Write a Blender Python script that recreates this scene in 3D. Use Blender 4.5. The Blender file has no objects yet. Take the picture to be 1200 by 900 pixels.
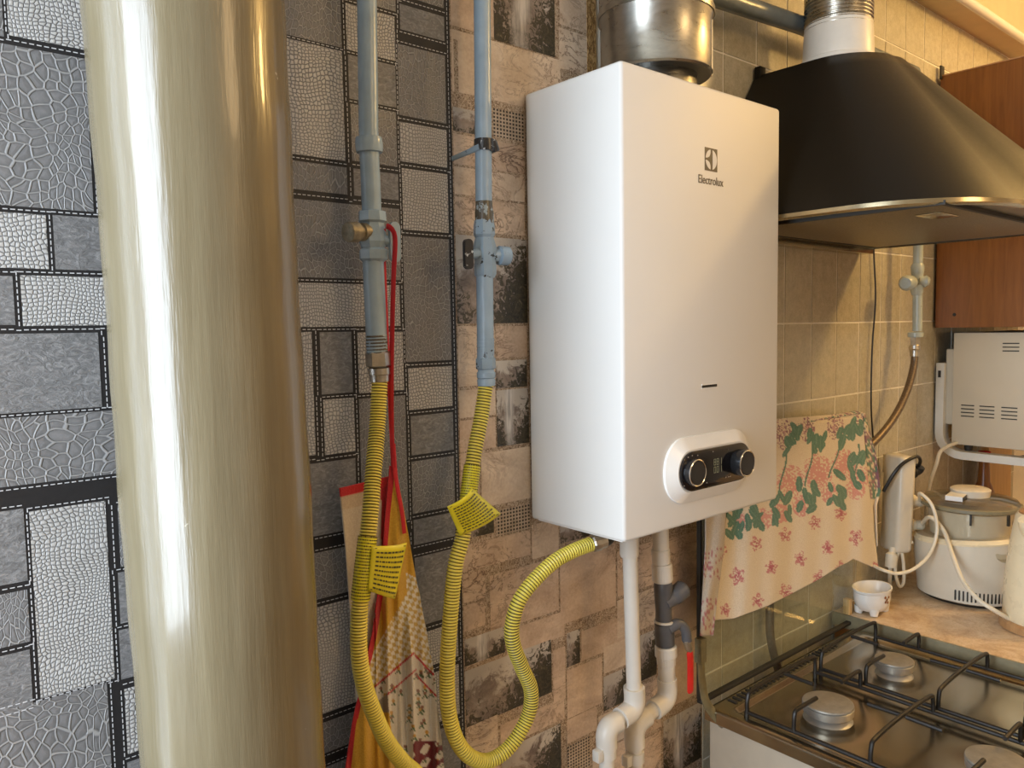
import bpy, bmesh, math, random
import numpy as np
from mathutils import Vector, Matrix, Euler
random.seed(7)
S = bpy.context.scene
COL = S.collection
PI = math.pi

# ------------------------------------------------------------------ camera
CP = Vector((-0.67472, -0.76422, 1.45293)); YAW, PIT, ROL, FOC = 0.70432, 0.07213, -0.01699, 911.316
_f = Vector((math.sin(YAW)*math.cos(PIT), math.cos(YAW)*math.cos(PIT), -math.sin(PIT)))
_r0 = Vector((math.cos(YAW), -math.sin(YAW), 0)); _u0 = _r0.cross(_f)
_r = _r0*math.cos(ROL) + _u0*math.sin(ROL); _u = _u0*math.cos(ROL) - _r0*math.sin(ROL)
cd = bpy.data.cameras.new('camera'); cam = bpy.data.objects.new('camera', cd); COL.objects.link(cam)
cam.matrix_world = Matrix(((_r.x, _u.x, -_f.x, CP.x), (_r.y, _u.y, -_f.y, CP.y), (_r.z, _u.z, -_f.z, CP.z), (0, 0, 0, 1)))
cd.sensor_width = 36; cd.lens = FOC/1200*36; cd.clip_start = .02
S.camera = cam

# ------------------------------------------------------------------ light and exposure
S.view_settings.view_transform = 'Standard'; S.view_settings.look = 'None'
S.view_settings.gamma = 1; S.view_settings.use_curve_mapping = False
S.view_settings.exposure = 0.30
wd = bpy.data.worlds.new('sky'); S.world = wd; wd.use_nodes = True
wd.node_tree.nodes['Background'].inputs[0].default_value = (.62, .75, 1, 1)
wd.node_tree.nodes['Background'].inputs[1].default_value = 1.0
def light(name, kind, loc, energy, color, size=.1, sizey=None, rot=(0, 0, 0)):
    l = bpy.data.lights.new(name, kind); l.energy = energy; l.color = color
    if kind == 'AREA':
        l.shape = 'RECTANGLE'; l.size = size; l.size_y = sizey or size
    else: l.shadow_soft_size = size
    o = bpy.data.objects.new(name, l); COL.objects.link(o); o.location = loc; o.rotation_euler = rot
    return o
light('kitchen_lamp', 'POINT', (1.50, -.92, 2.32), 24, (1, .62, .21), .08)
light('room_lamp', 'POINT', (0.45, -2.1, 2.25), 16, (1, .66, .32), .26)
light('window_daylight', 'AREA', (-1.585, -.44, 1.45), 35, (.76, .87, 1), 1.3, .66, (0, -PI/2, 0))
light('window_daylight', 'AREA', (-1.12, -.012, 1.45), 4.5, (.75, .87, 1), .72, 1.35, (-PI/2, 0, 0))

# ------------------------------------------------------------------ helpers
def at(u, v, y=None, x=None, z=None):
    d = _f + _r*((u-600)/FOC) - _u*((v-450)/FOC)
    if y is not None: t = (y-CP.y)/d.y
    elif x is not None: t = (x-CP.x)/d.x
    else: t = (z-CP.z)/d.z
    return CP + d*t
def mk(name, V, F, m, parent=None, smooth=False, mi=None):
    me = bpy.data.meshes.new(name); me.from_pydata([tuple(v) for v in V], [], F)
    for k in (m if isinstance(m, (list, tuple)) else [m]): me.materials.append(k)
    if mi is not None: me.polygons.foreach_set('material_index', mi)
    if smooth: me.polygons.foreach_set('use_smooth', [True]*len(F))
    me.update()
    o = bpy.data.objects.new(name, me); COL.objects.link(o)
    if parent: o.parent = parent
    return o
def link_copy(src, name, parent, loc=None):
    o = bpy.data.objects.new(name, src.data); COL.objects.link(o); o.parent = parent
    if loc is not None: o.location = loc
    return o
def thing(name, label, cat, group=None):
    o = bpy.data.objects.new(name, None); o.empty_display_size = .02; COL.objects.link(o)
    return tag(o, label, cat, group)
def tag(o, label, cat, group=None):
    o['label'] = label; o['category'] = cat
    if group: o['group'] = group
    return o
def struct(o): o['kind'] = 'structure'; return o
def merge(parts):
    V, F, MI = [], [], []
    for p in parts:
        v, f = p[0], p[1]; n = len(V); V += [tuple(q) for q in v]; F += [tuple(i+n for i in q) for q in f]
        MI += [p[2] if len(p) > 2 else 0]*len(f)
    return V, F, MI
def box(x0, x1, y0, y1, z0, z1):
    V = [(x, y, z) for x in (x0, x1) for y in (y0, y1) for z in (z0, z1)]
    return V, [(0, 1, 3, 2), (4, 6, 7, 5), (0, 4, 5, 1), (2, 3, 7, 6), (0, 2, 6, 4), (1, 5, 7, 3)]
def bbox(name, x0, x1, y0, y1, z0, z1, b, m, parent=None, seg=2, smooth=True):
    bm = bmesh.new(); V, F = box(x0, x1, y0, y1, z0, z1)
    vs = [bm.verts.new(v) for v in V]
    for f in F: bm.faces.new([vs[i] for i in f])
    bmesh.ops.recalc_face_normals(bm, faces=bm.faces)
    if b: bmesh.ops.bevel(bm, geom=list(bm.edges), offset=b, segments=seg, affect='EDGES', profile=.5)
    return bmobj(name, bm, m, parent, smooth and b > 0)
def bmobj(name, bm, m, parent=None, smooth=False):
    me = bpy.data.meshes.new(name); bm.to_mesh(me); bm.free()
    for k in (m if isinstance(m, (list, tuple)) else [m]): me.materials.append(k)
    if smooth:
        me.polygons.foreach_set('use_smooth', [True]*len(me.polygons))
        try: me.set_sharp_from_angle(angle=math.radians(35))
        except Exception: pass
    o = bpy.data.objects.new(name, me); COL.objects.link(o)
    if parent: o.parent = parent
    return o
def spline(P, n=12):
    P = [Vector(p) for p in P]
    if len(P) < 3: return [P[0].lerp(P[1], i/n) for i in range(n+1)]
    Q = [P[0]*2-P[1]] + P + [P[-1]*2-P[-2]]; out = []
    for i in range(1, len(Q)-2):
        a, b, c, d = Q[i-1:i+3]
        for k in range(n):
            t = k/n
            out.append(.5*((2*b) + (c-a)*t + (2*a-5*b+4*c-d)*t*t + (3*b-a-3*c+d)*t**3))
    out.append(P[-1]); return out
def resample(P, step):
    L = [0]
    for i in range(1, len(P)): L.append(L[-1] + (P[i]-P[i-1]).length)
    n = max(2, int(L[-1]/step)); out = []; j = 0
    for k in range(n+1):
        s = L[-1]*k/n
        while j < len(L)-2 and L[j+1] < s: j += 1
        t = (s-L[j])/max(1e-9, L[j+1]-L[j]); out.append(P[j].lerp(P[j+1], t))
    return out, L[-1]
def tube(P, r, seg=14, caps=True, flat=1.0):
    """P points, r number or list; returns V,F"""
    P = [Vector(p) for p in P]; n = len(P)
    R = r if isinstance(r, (list, tuple)) else [r]*n
    T = []
    for i in range(n):
        a = P[max(0, i-1)]; b = P[min(n-1, i+1)]
        d = b-a
        T.append(d.normalized() if d.length > 1e-9 else (T[-1] if T else Vector((0, 0, 1))))
    ref = Vector((0, 1, 0)) if abs(T[0].y) < .9 else Vector((1, 0, 0))
    N = (ref - T[0]*ref.dot(T[0])).normalized(); V = []; F = []
    for i in range(n):
        N = N - T[i]*N.dot(T[i]); N.normalize(); B = T[i].cross(N)
        for k in range(seg):
            a = 2*PI*k/seg; V.append(P[i] + (N*math.cos(a)*flat + B*math.sin(a))*R[i])
    for i in range(n-1):
        for k in range(seg):
            k2 = (k+1) % seg; F.append((i*seg+k, i*seg+k2, (i+1)*seg+k2, (i+1)*seg+k))
    if caps:
        F.append(tuple(range(seg))[::-1]); F.append(tuple((n-1)*seg+k for k in range(seg)))
    return V, F
def prof(A, B, segs, seg=24):
    """turned profile from A to B: segs = [(t, r)...], t along A-B 0..1 (steps allowed)"""
    A = Vector(A); B = Vector(B); T = (B-A).normalized()
    ref = Vector((0, 1, 0)) if abs(T.y) < .9 else Vector((1, 0, 0))
    N = (ref-T*ref.dot(T)).normalized(); Bn = T.cross(N); V = []; F = []
    for (t, r) in segs:
        c = A.lerp(B, t)
        for k in range(seg):
            a = 2*PI*k/seg; V.append(c + (N*math.cos(a)+Bn*math.sin(a))*r)
    n = len(segs)
    for i in range(n-1):
        for k in range(seg):
            k2 = (k+1) % seg; F.append((i*seg+k, i*seg+k2, (i+1)*seg+k2, (i+1)*seg+k))
    F.append(tuple(range(seg))[::-1]); F.append(tuple((n-1)*seg+k for k in range(seg)))
    return V, F
def ob(name, vf, m, parent=None, smooth=True, mi=None, sharp=35):
    o = mk(name, vf[0], vf[1], m, parent, smooth, mi)
    bm = bmesh.new(); bm.from_mesh(o.data); bmesh.ops.recalc_face_normals(bm, faces=bm.faces); bm.to_mesh(o.data); bm.free()
    if smooth:
        try: o.data.set_sharp_from_angle(angle=math.radians(sharp))
        except Exception: pass
    return o
def rrect(cx, cy, w, h, r, n=6):
    P = []
    for (sx, sy, a0) in ((1, 1, 0), (-1, 1, 90), (-1, -1, 180), (1, -1, 270)):
        for k in range(n+1):
            a = math.radians(a0+90*k/n)
            P.append((cx+sx*(w/2-r)+r*math.cos(a), cy+sy*(h/2-r)+r*math.sin(a)))
    return P
def loft(loops, cap0=True, cap1=True):
    n = len(loops[0]); V = [p for l in loops for p in l]; F = []
    for i in range(len(loops)-1):
        for k in range(n):
            k2 = (k+1) % n; F.append((i*n+k, i*n+k2, (i+1)*n+k2, (i+1)*n+k))
    if cap0: F.append(tuple(range(n))[::-1])
    if cap1: F.append(tuple((len(loops)-1)*n+k for k in range(n)))
    return V, F

# ------------------------------------------------------------------ materials
def nt(name):
    m = bpy.data.materials.new(name); m.use_nodes = True
    return m, m.node_tree.nodes, m.node_tree.links, m.node_tree.nodes['Principled BSDF']
class G:
    """small node builder"""
    def __init__(s, name):
        s.m, s.N, s.L, s.b = nt(name); s.tc = None
    def coord(s, kind='Object', scale=(1, 1, 1), rot=(0, 0, 0), loc=(0, 0, 0)):
        if not s.tc: s.tc = s.N.new('ShaderNodeTexCoord')
        mp = s.N.new('ShaderNodeMapping'); mp.inputs['Scale'].default_value = scale
        mp.inputs['Rotation'].default_value = rot; mp.inputs['Location'].default_value = loc
        s.L.new(s.tc.outputs[kind], mp.inputs[0]); return mp.outputs[0]
    def noise(s, vec, scale, detail=3, rough=.5, dist=0):
        n = s.N.new('ShaderNodeTexNoise'); n.inputs['Scale'].default_value = scale; n.inputs['Detail'].default_value = detail
        n.inputs['Roughness'].default_value = rough; n.inputs['Distortion'].default_value = dist
        if vec: s.L.new(vec, n.inputs['Vector'])
        return n.outputs['Fac']
    def vor(s, vec, scale, feat='DISTANCE_TO_EDGE', rnd=1, out='Distance'):
        n = s.N.new('ShaderNodeTexVoronoi'); n.voronoi_dimensions = '2D'; n.feature = feat; n.inputs['Scale'].default_value = scale
        n.inputs['Randomness'].default_value = rnd
        if vec: s.L.new(vec, n.inputs['Vector'])
        return n.outputs[out]
    def math(s, op, a, b=None, c=None, clamp=False):
        n = s.N.new('ShaderNodeMath'); n.operation = op; n.use_clamp = clamp
        for i, q in enumerate((a, b, c)):
            if q is None: continue
            if isinstance(q, (int, float)): n.inputs[i].default_value = q
            else: s.L.new(q, n.inputs[i])
        return n.outputs[0]
    def ramp(s, fac, stops, interp='LINEAR'):
        n = s.N.new('ShaderNodeValToRGB'); n.color_ramp.interpolation = interp; e = n.color_ramp.elements
        while len(e) < len(stops): e.new(.5)
        for k, (p, c) in enumerate(stops):
            e[k].position = p; e[k].color = tuple(c)+(1,) if len(c) == 3 else c
        s.L.new(fac, n.inputs[0]); return n.outputs[0]
    def mix(s, fac, a, b, mode='MIX'):
        n = s.N.new('ShaderNodeMix'); n.data_type = 'RGBA'; n.blend_type = mode
        if isinstance(fac, (int, float)): n.inputs[0].default_value = fac
        else: s.L.new(fac, n.inputs[0])
        for i, q in ((6, a), (7, b)):
            if isinstance(q, tuple): n.inputs[i].default_value = q+(1,) if len(q) == 3 else q
            else: s.L.new(q, n.inputs[i])
        return n.outputs[2]
    def bump(s, h, strength=.5, dist=.001):
        n = s.N.new('ShaderNodeBump'); n.inputs['Strength'].default_value = strength; n.inputs['Distance'].default_value = dist
        s.L.new(h, n.inputs['Height']); s.L.new(n.outputs[0], s.b.inputs['Normal'])
    def set(s, col=None, rough=.5, metal=0, **k):
        if col is not None:
            if isinstance(col, tuple): s.b.inputs['Base Color'].default_value = col+(1,)
            else: s.L.new(col, s.b.inputs['Base Color'])
        if isinstance(rough, (int, float)): s.b.inputs['Roughness'].default_value = rough
        else: s.L.new(rough, s.b.inputs['Roughness'])
        s.b.inputs['Metallic'].default_value = metal
        for q, v in k.items(): s.b.inputs[q.replace('_', ' ')].default_value = v
        return s.m
def vary(name, col, rough=.5, metal=0, amt=.15, scale=30, stretch=(1, 1, 1), bump=0, **k):
    g = G(name); v = g.coord(scale=stretch); n = g.noise(v, scale, 4, .6)
    lo = tuple(c*(1-amt) for c in col); hi = tuple(min(1, c*(1+amt)) for c in col)
    c = g.ramp(n, [(.25, lo), (.75, hi)])
    r = g.math('ADD', g.math('MULTIPLY', n, .12), rough-.06)
    if bump: g.bump(n, bump, .001)
    return g.set(c, r, metal, **k)
M = {}
M['plaster'] = vary('plaster', (.58, .54, .46), .8, amt=.05)
M['room_paint'] = vary('room_paint', (.55, .50, .42), .8, amt=.05)
M['ceiling'] = vary('ceiling_paint', (.78, .74, .64), .7, amt=.04)
M['floor'] = vary('floor_board', (.24, .15, .08), .45, amt=.25, scale=8, stretch=(1, 9, 1))
M['cornice'] = vary('cornice_paint', (.62, .50, .32), .5, amt=.06)
M['band'] = vary('wallpaper_black_band', (.014, .013, .014), .55, amt=.2, scale=300)
M['thread'] = vary('stitch_thread', (.62, .62, .63), .6, amt=.1, scale=200)
def warped(g, scale, amt, stretch=(1, 1, 1)):
    """wall coordinates turned so that x,z become the 2D plane, gently warped"""
    v = g.coord(rot=(-PI/2, 0, 0), scale=stretch)
    n = g.N.new('ShaderNodeTexNoise'); n.inputs['Scale'].default_value = scale; g.L.new(v, n.inputs['Vector'])
    ad = g.N.new('ShaderNodeVectorMath'); ad.operation = 'MULTIPLY_ADD'; g.L.new(n.outputs['Color'], ad.inputs[0])
    ad.inputs[1].default_value = (amt, amt, 0); g.L.new(v, ad.inputs[2]); return ad.outputs[0]
def croc(name, scale, st=(1, 1, 1)):
    g = G(name); w = warped(g, 14, .045, st)
    d = g.vor(w, scale, rnd=.8); cc = g.vor(w, scale, 'F1', .8, 'Color')
    soft = g.noise(g.coord(), 9, 3); fine = g.noise(g.coord(), 420, 2)
    col = g.ramp(d, [(0, (.40, .39, .375)), (.045, (.36, .355, .345)), (.09, (.12, .118, .118)), (.22, (.17, .168, .168)), (.5, (.215, .21, .21))])
    col = g.mix(.35, col, g.ramp(cc, [(0, (.30, .30, .30)), (1, (.62, .62, .62))]), 'OVERLAY')
    col = g.mix(g.math('MULTIPLY', soft, .5), col, (.235, .23, .23)); col = g.mix(.3, col, g.ramp(fine, [(.3, (.35, .35, .35)), (.7, (.65, .65, .65))]), 'SOFT_LIGHT')
    h = g.ramp(d, [(0, (1, 1, 1)), (.05, (.9, .9, .9)), (.11, (0, 0, 0)), (.4, (.35, .35, .35))]); g.bump(h, .55, .0012)
    return g.set(col, .38)
M['croc'] = croc('wallpaper_crocodile_fine', 165, (1.25, 1, .8))
M['croc_coarse'] = croc('wallpaper_crocodile_coarse', 112, (1.1, 1, .9))
def scales():
    g = G('wallpaper_scales'); w = warped(g, 11, .035)
    d = g.vor(w, 270, rnd=.55); big = g.noise(g.coord(), 16, 2)
    c1 = g.ramp(d, [(0, (.15, .147, .15)), (.06, (.19, .187, .187)), (.14, (.47, .455, .43)), (.4, (.58, .56, .53))])
    col = g.mix(g.ramp(big, [(.4, (0, 0, 0)), (.75, (.35, .35, .35))]), c1, (.37, .36, .345), 'MIX')
    h = g.ramp(d, [(0, (0, 0, 0)), (.16, (.8, .8, .8)), (.5, (1, 1, 1))]); g.bump(h, .6, .0012)
    return g.set(col, .42)
M['scales'] = scales()
def leather():
    g = G('wallpaper_leather'); v = g.coord(scale=(.55, 1, 1)); n = g.noise(v, 210, 6, .62, 1.6); b = g.noise(v, 14, 2)
    col = g.ramp(n, [(.3, (.11, .11, .11)), (.5, (.20, .197, .197)), (.62, (.30, .295, .29)), (.75, (.42, .41, .40))])
    col = g.mix(g.math('MULTIPLY', b, .4), col, (.21, .21, .21)); g.bump(n, .8, .0015)
    return g.set(col, .42)
M['leather'] = leather()
def stone(name, c0, c1, vein):
    g = G(name); v = g.coord(scale=(.6, 1, 1)); n1 = g.noise(v, 20, 5, .6, .8); n2 = g.noise(v, 34, 6, .68, 1.2); n3 = g.noise(g.coord(scale=(1, 1, 1)), 5, 3)
    col = g.ramp(n1, [(.3, c0), (.7, c1)])
    ridge = g.math('ABSOLUTE', g.math('SUBTRACT', n2, .5))
    msk = g.math('MULTIPLY', g.ramp(ridge, [(0, (1, 1, 1)), (.008, (.75, .75, .75)), (.028, (0, 0, 0))]), g.ramp(n3, [(.46, (0, 0, 0)), (.62, (1, 1, 1))]))
    col = g.mix(msk, col, vein)
    fine = g.noise(g.coord(scale=(1, 1, 1)), 330, 2); col = g.mix(.35, col, g.ramp(fine, [(.3, (.28, .22, .17)), (.7, (.75, .68, .6))]), 'SOFT_LIGHT')
    g.bump(n2, .5, .002); return g.set(col, .5)
M['stone'] = stone('wallpaper_stone', (.48, .35, .255), (.74, .585, .45), (.13, .075, .045))
M['stone_pale'] = stone('wallpaper_stone_pale', (.57, .445, .335), (.80, .67, .53), (.20, .12, .08))
def rope():
    g = G('wallpaper_twig_joint'); v = g.coord(scale=(1, 1, 1)); n = g.noise(v, 260, 3, .6, 2)
    g.bump(n, .5, .001)
    return g.set(g.ramp(n, [(.40, (.20, .125, .07)), (.5, (.42, .31, .21)), (.60, (.60, .48, .36))]), .55)
M['twig'] = rope()
def cork():
    g = G('wallpaper_cork_edge'); v = g.coord(scale=(1, 1, .6)); n = g.noise(v, 240, 4, .7, 1)
    g.bump(n, .7, .002)
    return g.set(g.ramp(n, [(.4, (.18, .09, .025)), (.55, (.50, .30, .11)), (.68, (.7, .5, .26))]), .6)
M['cork'] = cork()
def weave():
    g = G('wallpaper_lattice'); sx = g.N.new('ShaderNodeSeparateXYZ'); g.L.new(g.coord(), sx.inputs[0])
    fx = g.math('FRACT', g.math('DIVIDE', sx.outputs[0], .0052)); fz = g.math('FRACT', g.math('DIVIDE', sx.outputs[2], .0046))
    a = g.math('GREATER_THAN', fx, .42); b = g.math('GREATER_THAN', fz, .42); h = g.math('MULTIPLY', a, b)
    n = g.noise(g.coord(), 90, 3)
    c = g.mix(h, g.ramp(n, [(.3, (.42, .32, .22)), (.7, (.62, .50, .38))]), (.045, .030, .02))
    g.bump(g.math('SUBTRACT', 1, h), .5, .001); return g.set(c, .55)
M['lattice'] = weave()
def picture(name, waterfall, seed):
    g = G(name); uv = g.coord('UV'); sx = g.N.new('ShaderNodeSeparateXYZ'); g.L.new(uv, sx.inputs[0]); U, Vv = sx.outputs[0], sx.outputs[1]
    w = g.coord(loc=(seed, 0, seed*2)); n = g.noise(w, 34, 8, .72, .6); n2 = g.noise(w, 100, 6, .7, 1.5); n3 = g.noise(w, 14, 2)
    sky = g.ramp(n3, [(.3, (.40, .36, .33)), (.7, (.66, .60, .52))])
    mount = g.ramp(n, [(.35, (.16, .12, .10)), (.65, (.42, .34, .28))])
    k = g.math('ADD', g.math('MULTIPLY', g.math('SUBTRACT', n, .5), 2.2), Vv)
    c = g.mix(g.ramp(k, [(.55, (0, 0, 0)), (.75, (1, 1, 1))]), mount, sky)
    # dark trees : low corners
    edge = g.math('ABSOLUTE', g.math('SUBTRACT', U, .45 if waterfall else .25))
    t = g.math('ADD', g.math('MULTIPLY', g.math('SUBTRACT', n2, .5), 2.6), g.math('ADD', g.math('MULTIPLY', edge, 1.1), g.math('MULTIPLY', Vv, -.75)))
    c = g.mix(g.ramp(t, [(-.0, (0, 0, 0)), (.12, (1, 1, 1))]), c, g.ramp(n2, [(.4, (.018, .014, .008)), (.62, (.075, .06, .03)), (.7, (.25, .2, .13))]))
    if waterfall:
        st = g.noise(g.coord(scale=(1, 1, .12)), 240, 3)
        band = g.math('ABSOLUTE', g.math('ADD', g.math('SUBTRACT', U, .42), g.math('MULTIPLY', g.math('SUBTRACT', n3, .5), .3)))
        f = g.math('MULTIPLY', g.ramp(band, [(.05, (1, 1, 1)), (.17, (0, 0, 0))]), g.ramp(Vv, [(.12, (.5, .5, .5)), (.3, (1, 1, 1))]))
        c = g.mix(f, c, g.ramp(st, [(.35, (.42, .40, .38)), (.6, (.78, .74, .70))]))
    g.bump(n2, .4, .0015); return g.set(c, .45)
M['pic0'] = picture('wallpaper_landscape', False, .3); M['pic1'] = picture('wallpaper_waterfall', True, .7); M['pic2'] = picture('wallpaper_woods', False, 1.9)
def tilem():
    g = G('tile_glaze'); v = g.coord(); oi = g.N.new('ShaderNodeObjectInfo')
    ad = g.N.new('ShaderNodeVectorMath'); ad.operation = 'ADD'; g.L.new(v, ad.inputs[0]); g.L.new(oi.outputs['Location'], ad.inputs[1])
    n = g.noise(ad.outputs[0], 55, 6, .7); n2 = g.noise(ad.outputs[0], 400, 2)
    c = g.ramp(n, [(.3, (.44, .40, .30)), (.55, (.53, .485, .37)), (.75, (.60, .555, .43))])
    c = g.mix(.3, c, g.ramp(n2, [(.35, (.3, .27, .2)), (.65, (.7, .66, .56))]), 'SOFT_LIGHT')
    g.bump(n, .25, .0008); return g.set(c, .22)
M['tile'] = tilem()
M['grout'] = vary('grout', (.86, .82, .72), .8, amt=.06, scale=60)
def colm():
    g = G('pipe_olive_enamel'); v = g.coord(scale=(1, 1, .06)); n = g.noise(v, 60, 5, .65); m2 = g.noise(g.coord(scale=(1, 1, .25)), 9, 3); dots = g.noise(g.coord(), 95, 2)
    c = g.ramp(n, [(.3, (.155, .125, .070)), (.5, (.185, .152, .088)), (.72, (.225, .19, .115))])
    c = g.mix(g.math('MULTIPLY', m2, .35), c, (.145, .118, .070))
    c = g.mix(g.ramp(dots, [(.79, (0, 0, 0)), (.81, (1, 1, 1))]), c, (.42, .38, .28))
    g.bump(g.math('ADD', n, m2), .35, .0025); return g.set(c, g.math('ADD', g.math('MULTIPLY', n, .12), .17), Coat_Weight=.3, Coat_Roughness=.08)
M['olive'] = colm()
def chipped(name, col, chip, thr, seed=0, zlo=None):
    g = G(name); v = g.coord(loc=(seed, seed, 0)); n = g.noise(v, 90, 5, .7); n2 = g.noise(v, 40, 2)
    base = g.ramp(n2, [(.3, tuple(c*.9 for c in col)), (.7, tuple(min(1, c*1.08) for c in col))])
    c = g.mix(g.ramp(n, [(thr, (0, 0, 0)), (thr+.02, (1, 1, 1))]), base, chip)
    g.bump(g.noise(v, 130, 2), .3, .0015); return g.set(c, .27)
M['blue'] = chipped('pale_blue_enamel', (.32, .43, .53), (.06, .06, .055), .74)
M['blue_worn'] = chipped('pale_blue_enamel_worn', (.29, .39, .48), (.04, .04, .035), .60, 3)
M['blue_black'] = chipped('black_chipped_enamel', (.03, .03, .032), (.55, .58, .6), .62, 5)
M['rusty'] = chipped('worn_thread_paint', (.10, .085, .06), (.34, .40, .42), .55, 8)
M['steel'] = vary('zinc_nut', (.50, .47, .41), .35, 1, amt=.3, scale=60)
M['brass'] = vary('dirty_brass', (.30, .26, .18), .5, .6, amt=.6, scale=90)
M['pipe_shaded'] = chipped('gas_pipe_enamel_shaded', (.17, .20, .21), (.1, .09, .08), .75, 2)  # stove gas pipe paint, shaded copy: the shade is put into the colour
M['pipe_lit'] = chipped('gas_pipe_enamel_lit', (.44, .48, .42), (.25, .22, .16), .66, 4)  # same pipe's lit copy, the lamp light put into a paler colour
M['yellow'] = vary('yellow_hose_sleeve', (.78, .66, .10), .35, amt=.12, scale=40)
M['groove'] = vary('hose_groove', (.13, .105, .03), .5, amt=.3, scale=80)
M['label_yellow'] = vary('label_yellow', (.82, .72, .03), .35, amt=.1, scale=50)
M['print'] = vary('label_print', (.06, .055, .02), .5, amt=.1)
M['braid'] = vary('braided_hose', (.20, .15, .10), .4, .7, amt=.5, scale=400)
M['white_metal'] = vary('heater_white_enamel', (.74, .72, .675), .50, amt=.015, scale=6)
M['bezel'] = vary('bezel_white_plastic', (.82, .80, .75), .25, amt=.03)
M['black_gloss'] = vary('black_glass', (.006, .006, .008), .08, amt=.2)
M['knob_black'] = vary('knob_black', (.012, .012, .013), .25, amt=.2)
M['chrome'] = vary('chrome_ring', (.75, .74, .72), .12, 1, amt=.05)
M['logo'] = vary('logo_grey', (.12, .095, .06), .5, amt=.05)
def digit():
    g = G('display_digit'); g.b.inputs['Emission Color'].default_value = (.75, .7, .4, 1); g.b.inputs['Emission Strength'].default_value = .12
    return g.set((.12, .11, .06), .5)
M['digit'] = digit()
def galv():
    g = G('galvanised_duct'); v = g.coord(); n = g.noise(g.coord(scale=(1, 1, 2.5), rot=(.4, .3, 0)), 28, 6, .7, 1.5); n2 = g.noise(v, 7, 2)
    c = g.ramp(n, [(.3, (.30, .29, .26)), (.7, (.52, .50, .45))]); c = g.mix(n2, c, (.40, .38, .33))
    g.bump(n, .12, .001); return g.set(c, g.math('ADD', g.math('MULTIPLY', n, .25), .18), 1)
M['galv'] = galv()
M['galv_dark'] = vary('duct_inner', (.05, .05, .045), .4, .8, amt=.3)
M['foil'] = vary('flex_foil', (.52, .49, .42), .28, 1, amt=.25, scale=60)
M['duct_plastic'] = vary('duct_adapter_plastic', (.70, .66, .58), .4, amt=.06)
M['hood'] = vary('hood_dark_lacquer', (.007, .005, .003), .42, 0, amt=.15, scale=250, Specular_IOR_Level=.28)
M['hood_rim'] = vary('hood_rim_steel', (.50, .43, .28), .22, 1, amt=.1)
M['hood_under'] = vary('hood_underside', (.30, .25, .16), .30, .9, amt=.2, scale=10)
def filterm():
    g = G('hood_filter_mesh'); v = g.coord(); n = g.noise(v, 500, 2)
    g.bump(n, .4, .001); return g.set(g.ramp(n, [(.3, (.16, .125, .07)), (.7, (.30, .24, .14))]), .42, .85)
M['filter'] = filterm()
def wood(name, c0, c1, rough=.35, st=(14, 14, 1)):
    g = G(name); v = g.coord(scale=st); n = g.noise(v, 7, 5, .6, .6); c = g.ramp(n, [(.3, c0), (.7, c1)]); g.bump(n, .08, .001)
    return g.set(c, rough)
M['cab'] = wood('cabinet_veneer', (.19, .065, .012), (.28, .105, .022), .30)
M['cab_edge'] = wood('cabinet_edge', (.40, .2, .08), (.55, .32, .14), .4)
M['board'] = wood('chopping_board', (.55, .33, .12), (.70, .45, .18), .45)
M['oven'] = vary('oven_cream_enamel', (.62, .54, .40), .4, amt=.04, scale=8)
M['dark'] = vary('dark_slot', (.02, .017, .012), .6, amt=.1)
M['bracket'] = vary('bracket_white', (.68, .66, .58), .4, amt=.06)
M['pvc'] = vary('white_polypropylene', (.72, .68, .60), .38, amt=.05, scale=25)
M['grey_pvc'] = vary('grey_polypropylene', (.10, .10, .105), .4, amt=.15, scale=40)
M['red'] = vary('red_handle', (.62, .02, .015), .35, amt=.08)
M['apron_red'] = vary('apron_red_trim', (.55, .02, .03), .75, amt=.12, scale=300)
M['applw'] = vary('appliance_white', (.68, .61, .48), .3, amt=.04)
M['kettle'] = vary('kettle_cream', (.84, .72, .48), .28, amt=.04)
M['cable'] = vary('white_cable', (.74, .67, .52), .4, amt=.05)
M['cable_black'] = vary('black_rubber', (.018, .017, .016), .4, amt=.2)
M['cloth_edge'] = vary('hem', (.6, .52, .4), .8)
def stainless():
    g = G('hob_stainless'); n = g.noise(g.coord(scale=(1, 1, 1)), 9, 4, .6, .5); n2 = g.noise(g.coord(), 60, 3)
    c = g.ramp(n, [(.3, (.34, .30, .225)), (.7, (.43, .38, .29))]); g.bump(n2, .05, .0006)
    return g.set(c, g.math('ADD', g.math('MULTIPLY', n, .14), .15), 1)
M['hob'] = stainless()
M['stove_white'] = vary('stove_enamel', (.42, .35, .26), .35, amt=.05)
M['olive_metal'] = vary('olive_bracket', (.24, .21, .12), .4, .5, amt=.3, scale=60)
M['grate'] = vary('grate_black', (.02, .017, .014), .42, .3, amt=.3, scale=150)
M['burner'] = vary('burner_alu', (.42, .40, .36), .4, .7, amt=.12, scale=60)
M['cap'] = vary('burner_cap_grey', (.27, .245, .20), .5, .3, amt=.18, scale=90)
def marble():
    g = G('counter_marbled_laminate'); v = g.coord(); n = g.noise(v, 14, 8, .7, 1.2); n2 = g.noise(v, 45, 4, .6, 2)
    c = g.ramp(n, [(.3, (.44, .28, .15)), (.5, (.64, .46, .28)), (.7, (.76, .60, .40))])
    c = g.mix(g.ramp(n2, [(.48, (0, 0, 0)), (.5, (.5, .5, .5)), (.53, (0, 0, 0))]), c, (.35, .22, .13)); return g.set(c, .2)
M['marble'] = marble()
M['counter_edge'] = vary('counter_edge_olive', (.23, .20, .12), .45, amt=.25, scale=30)
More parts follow.
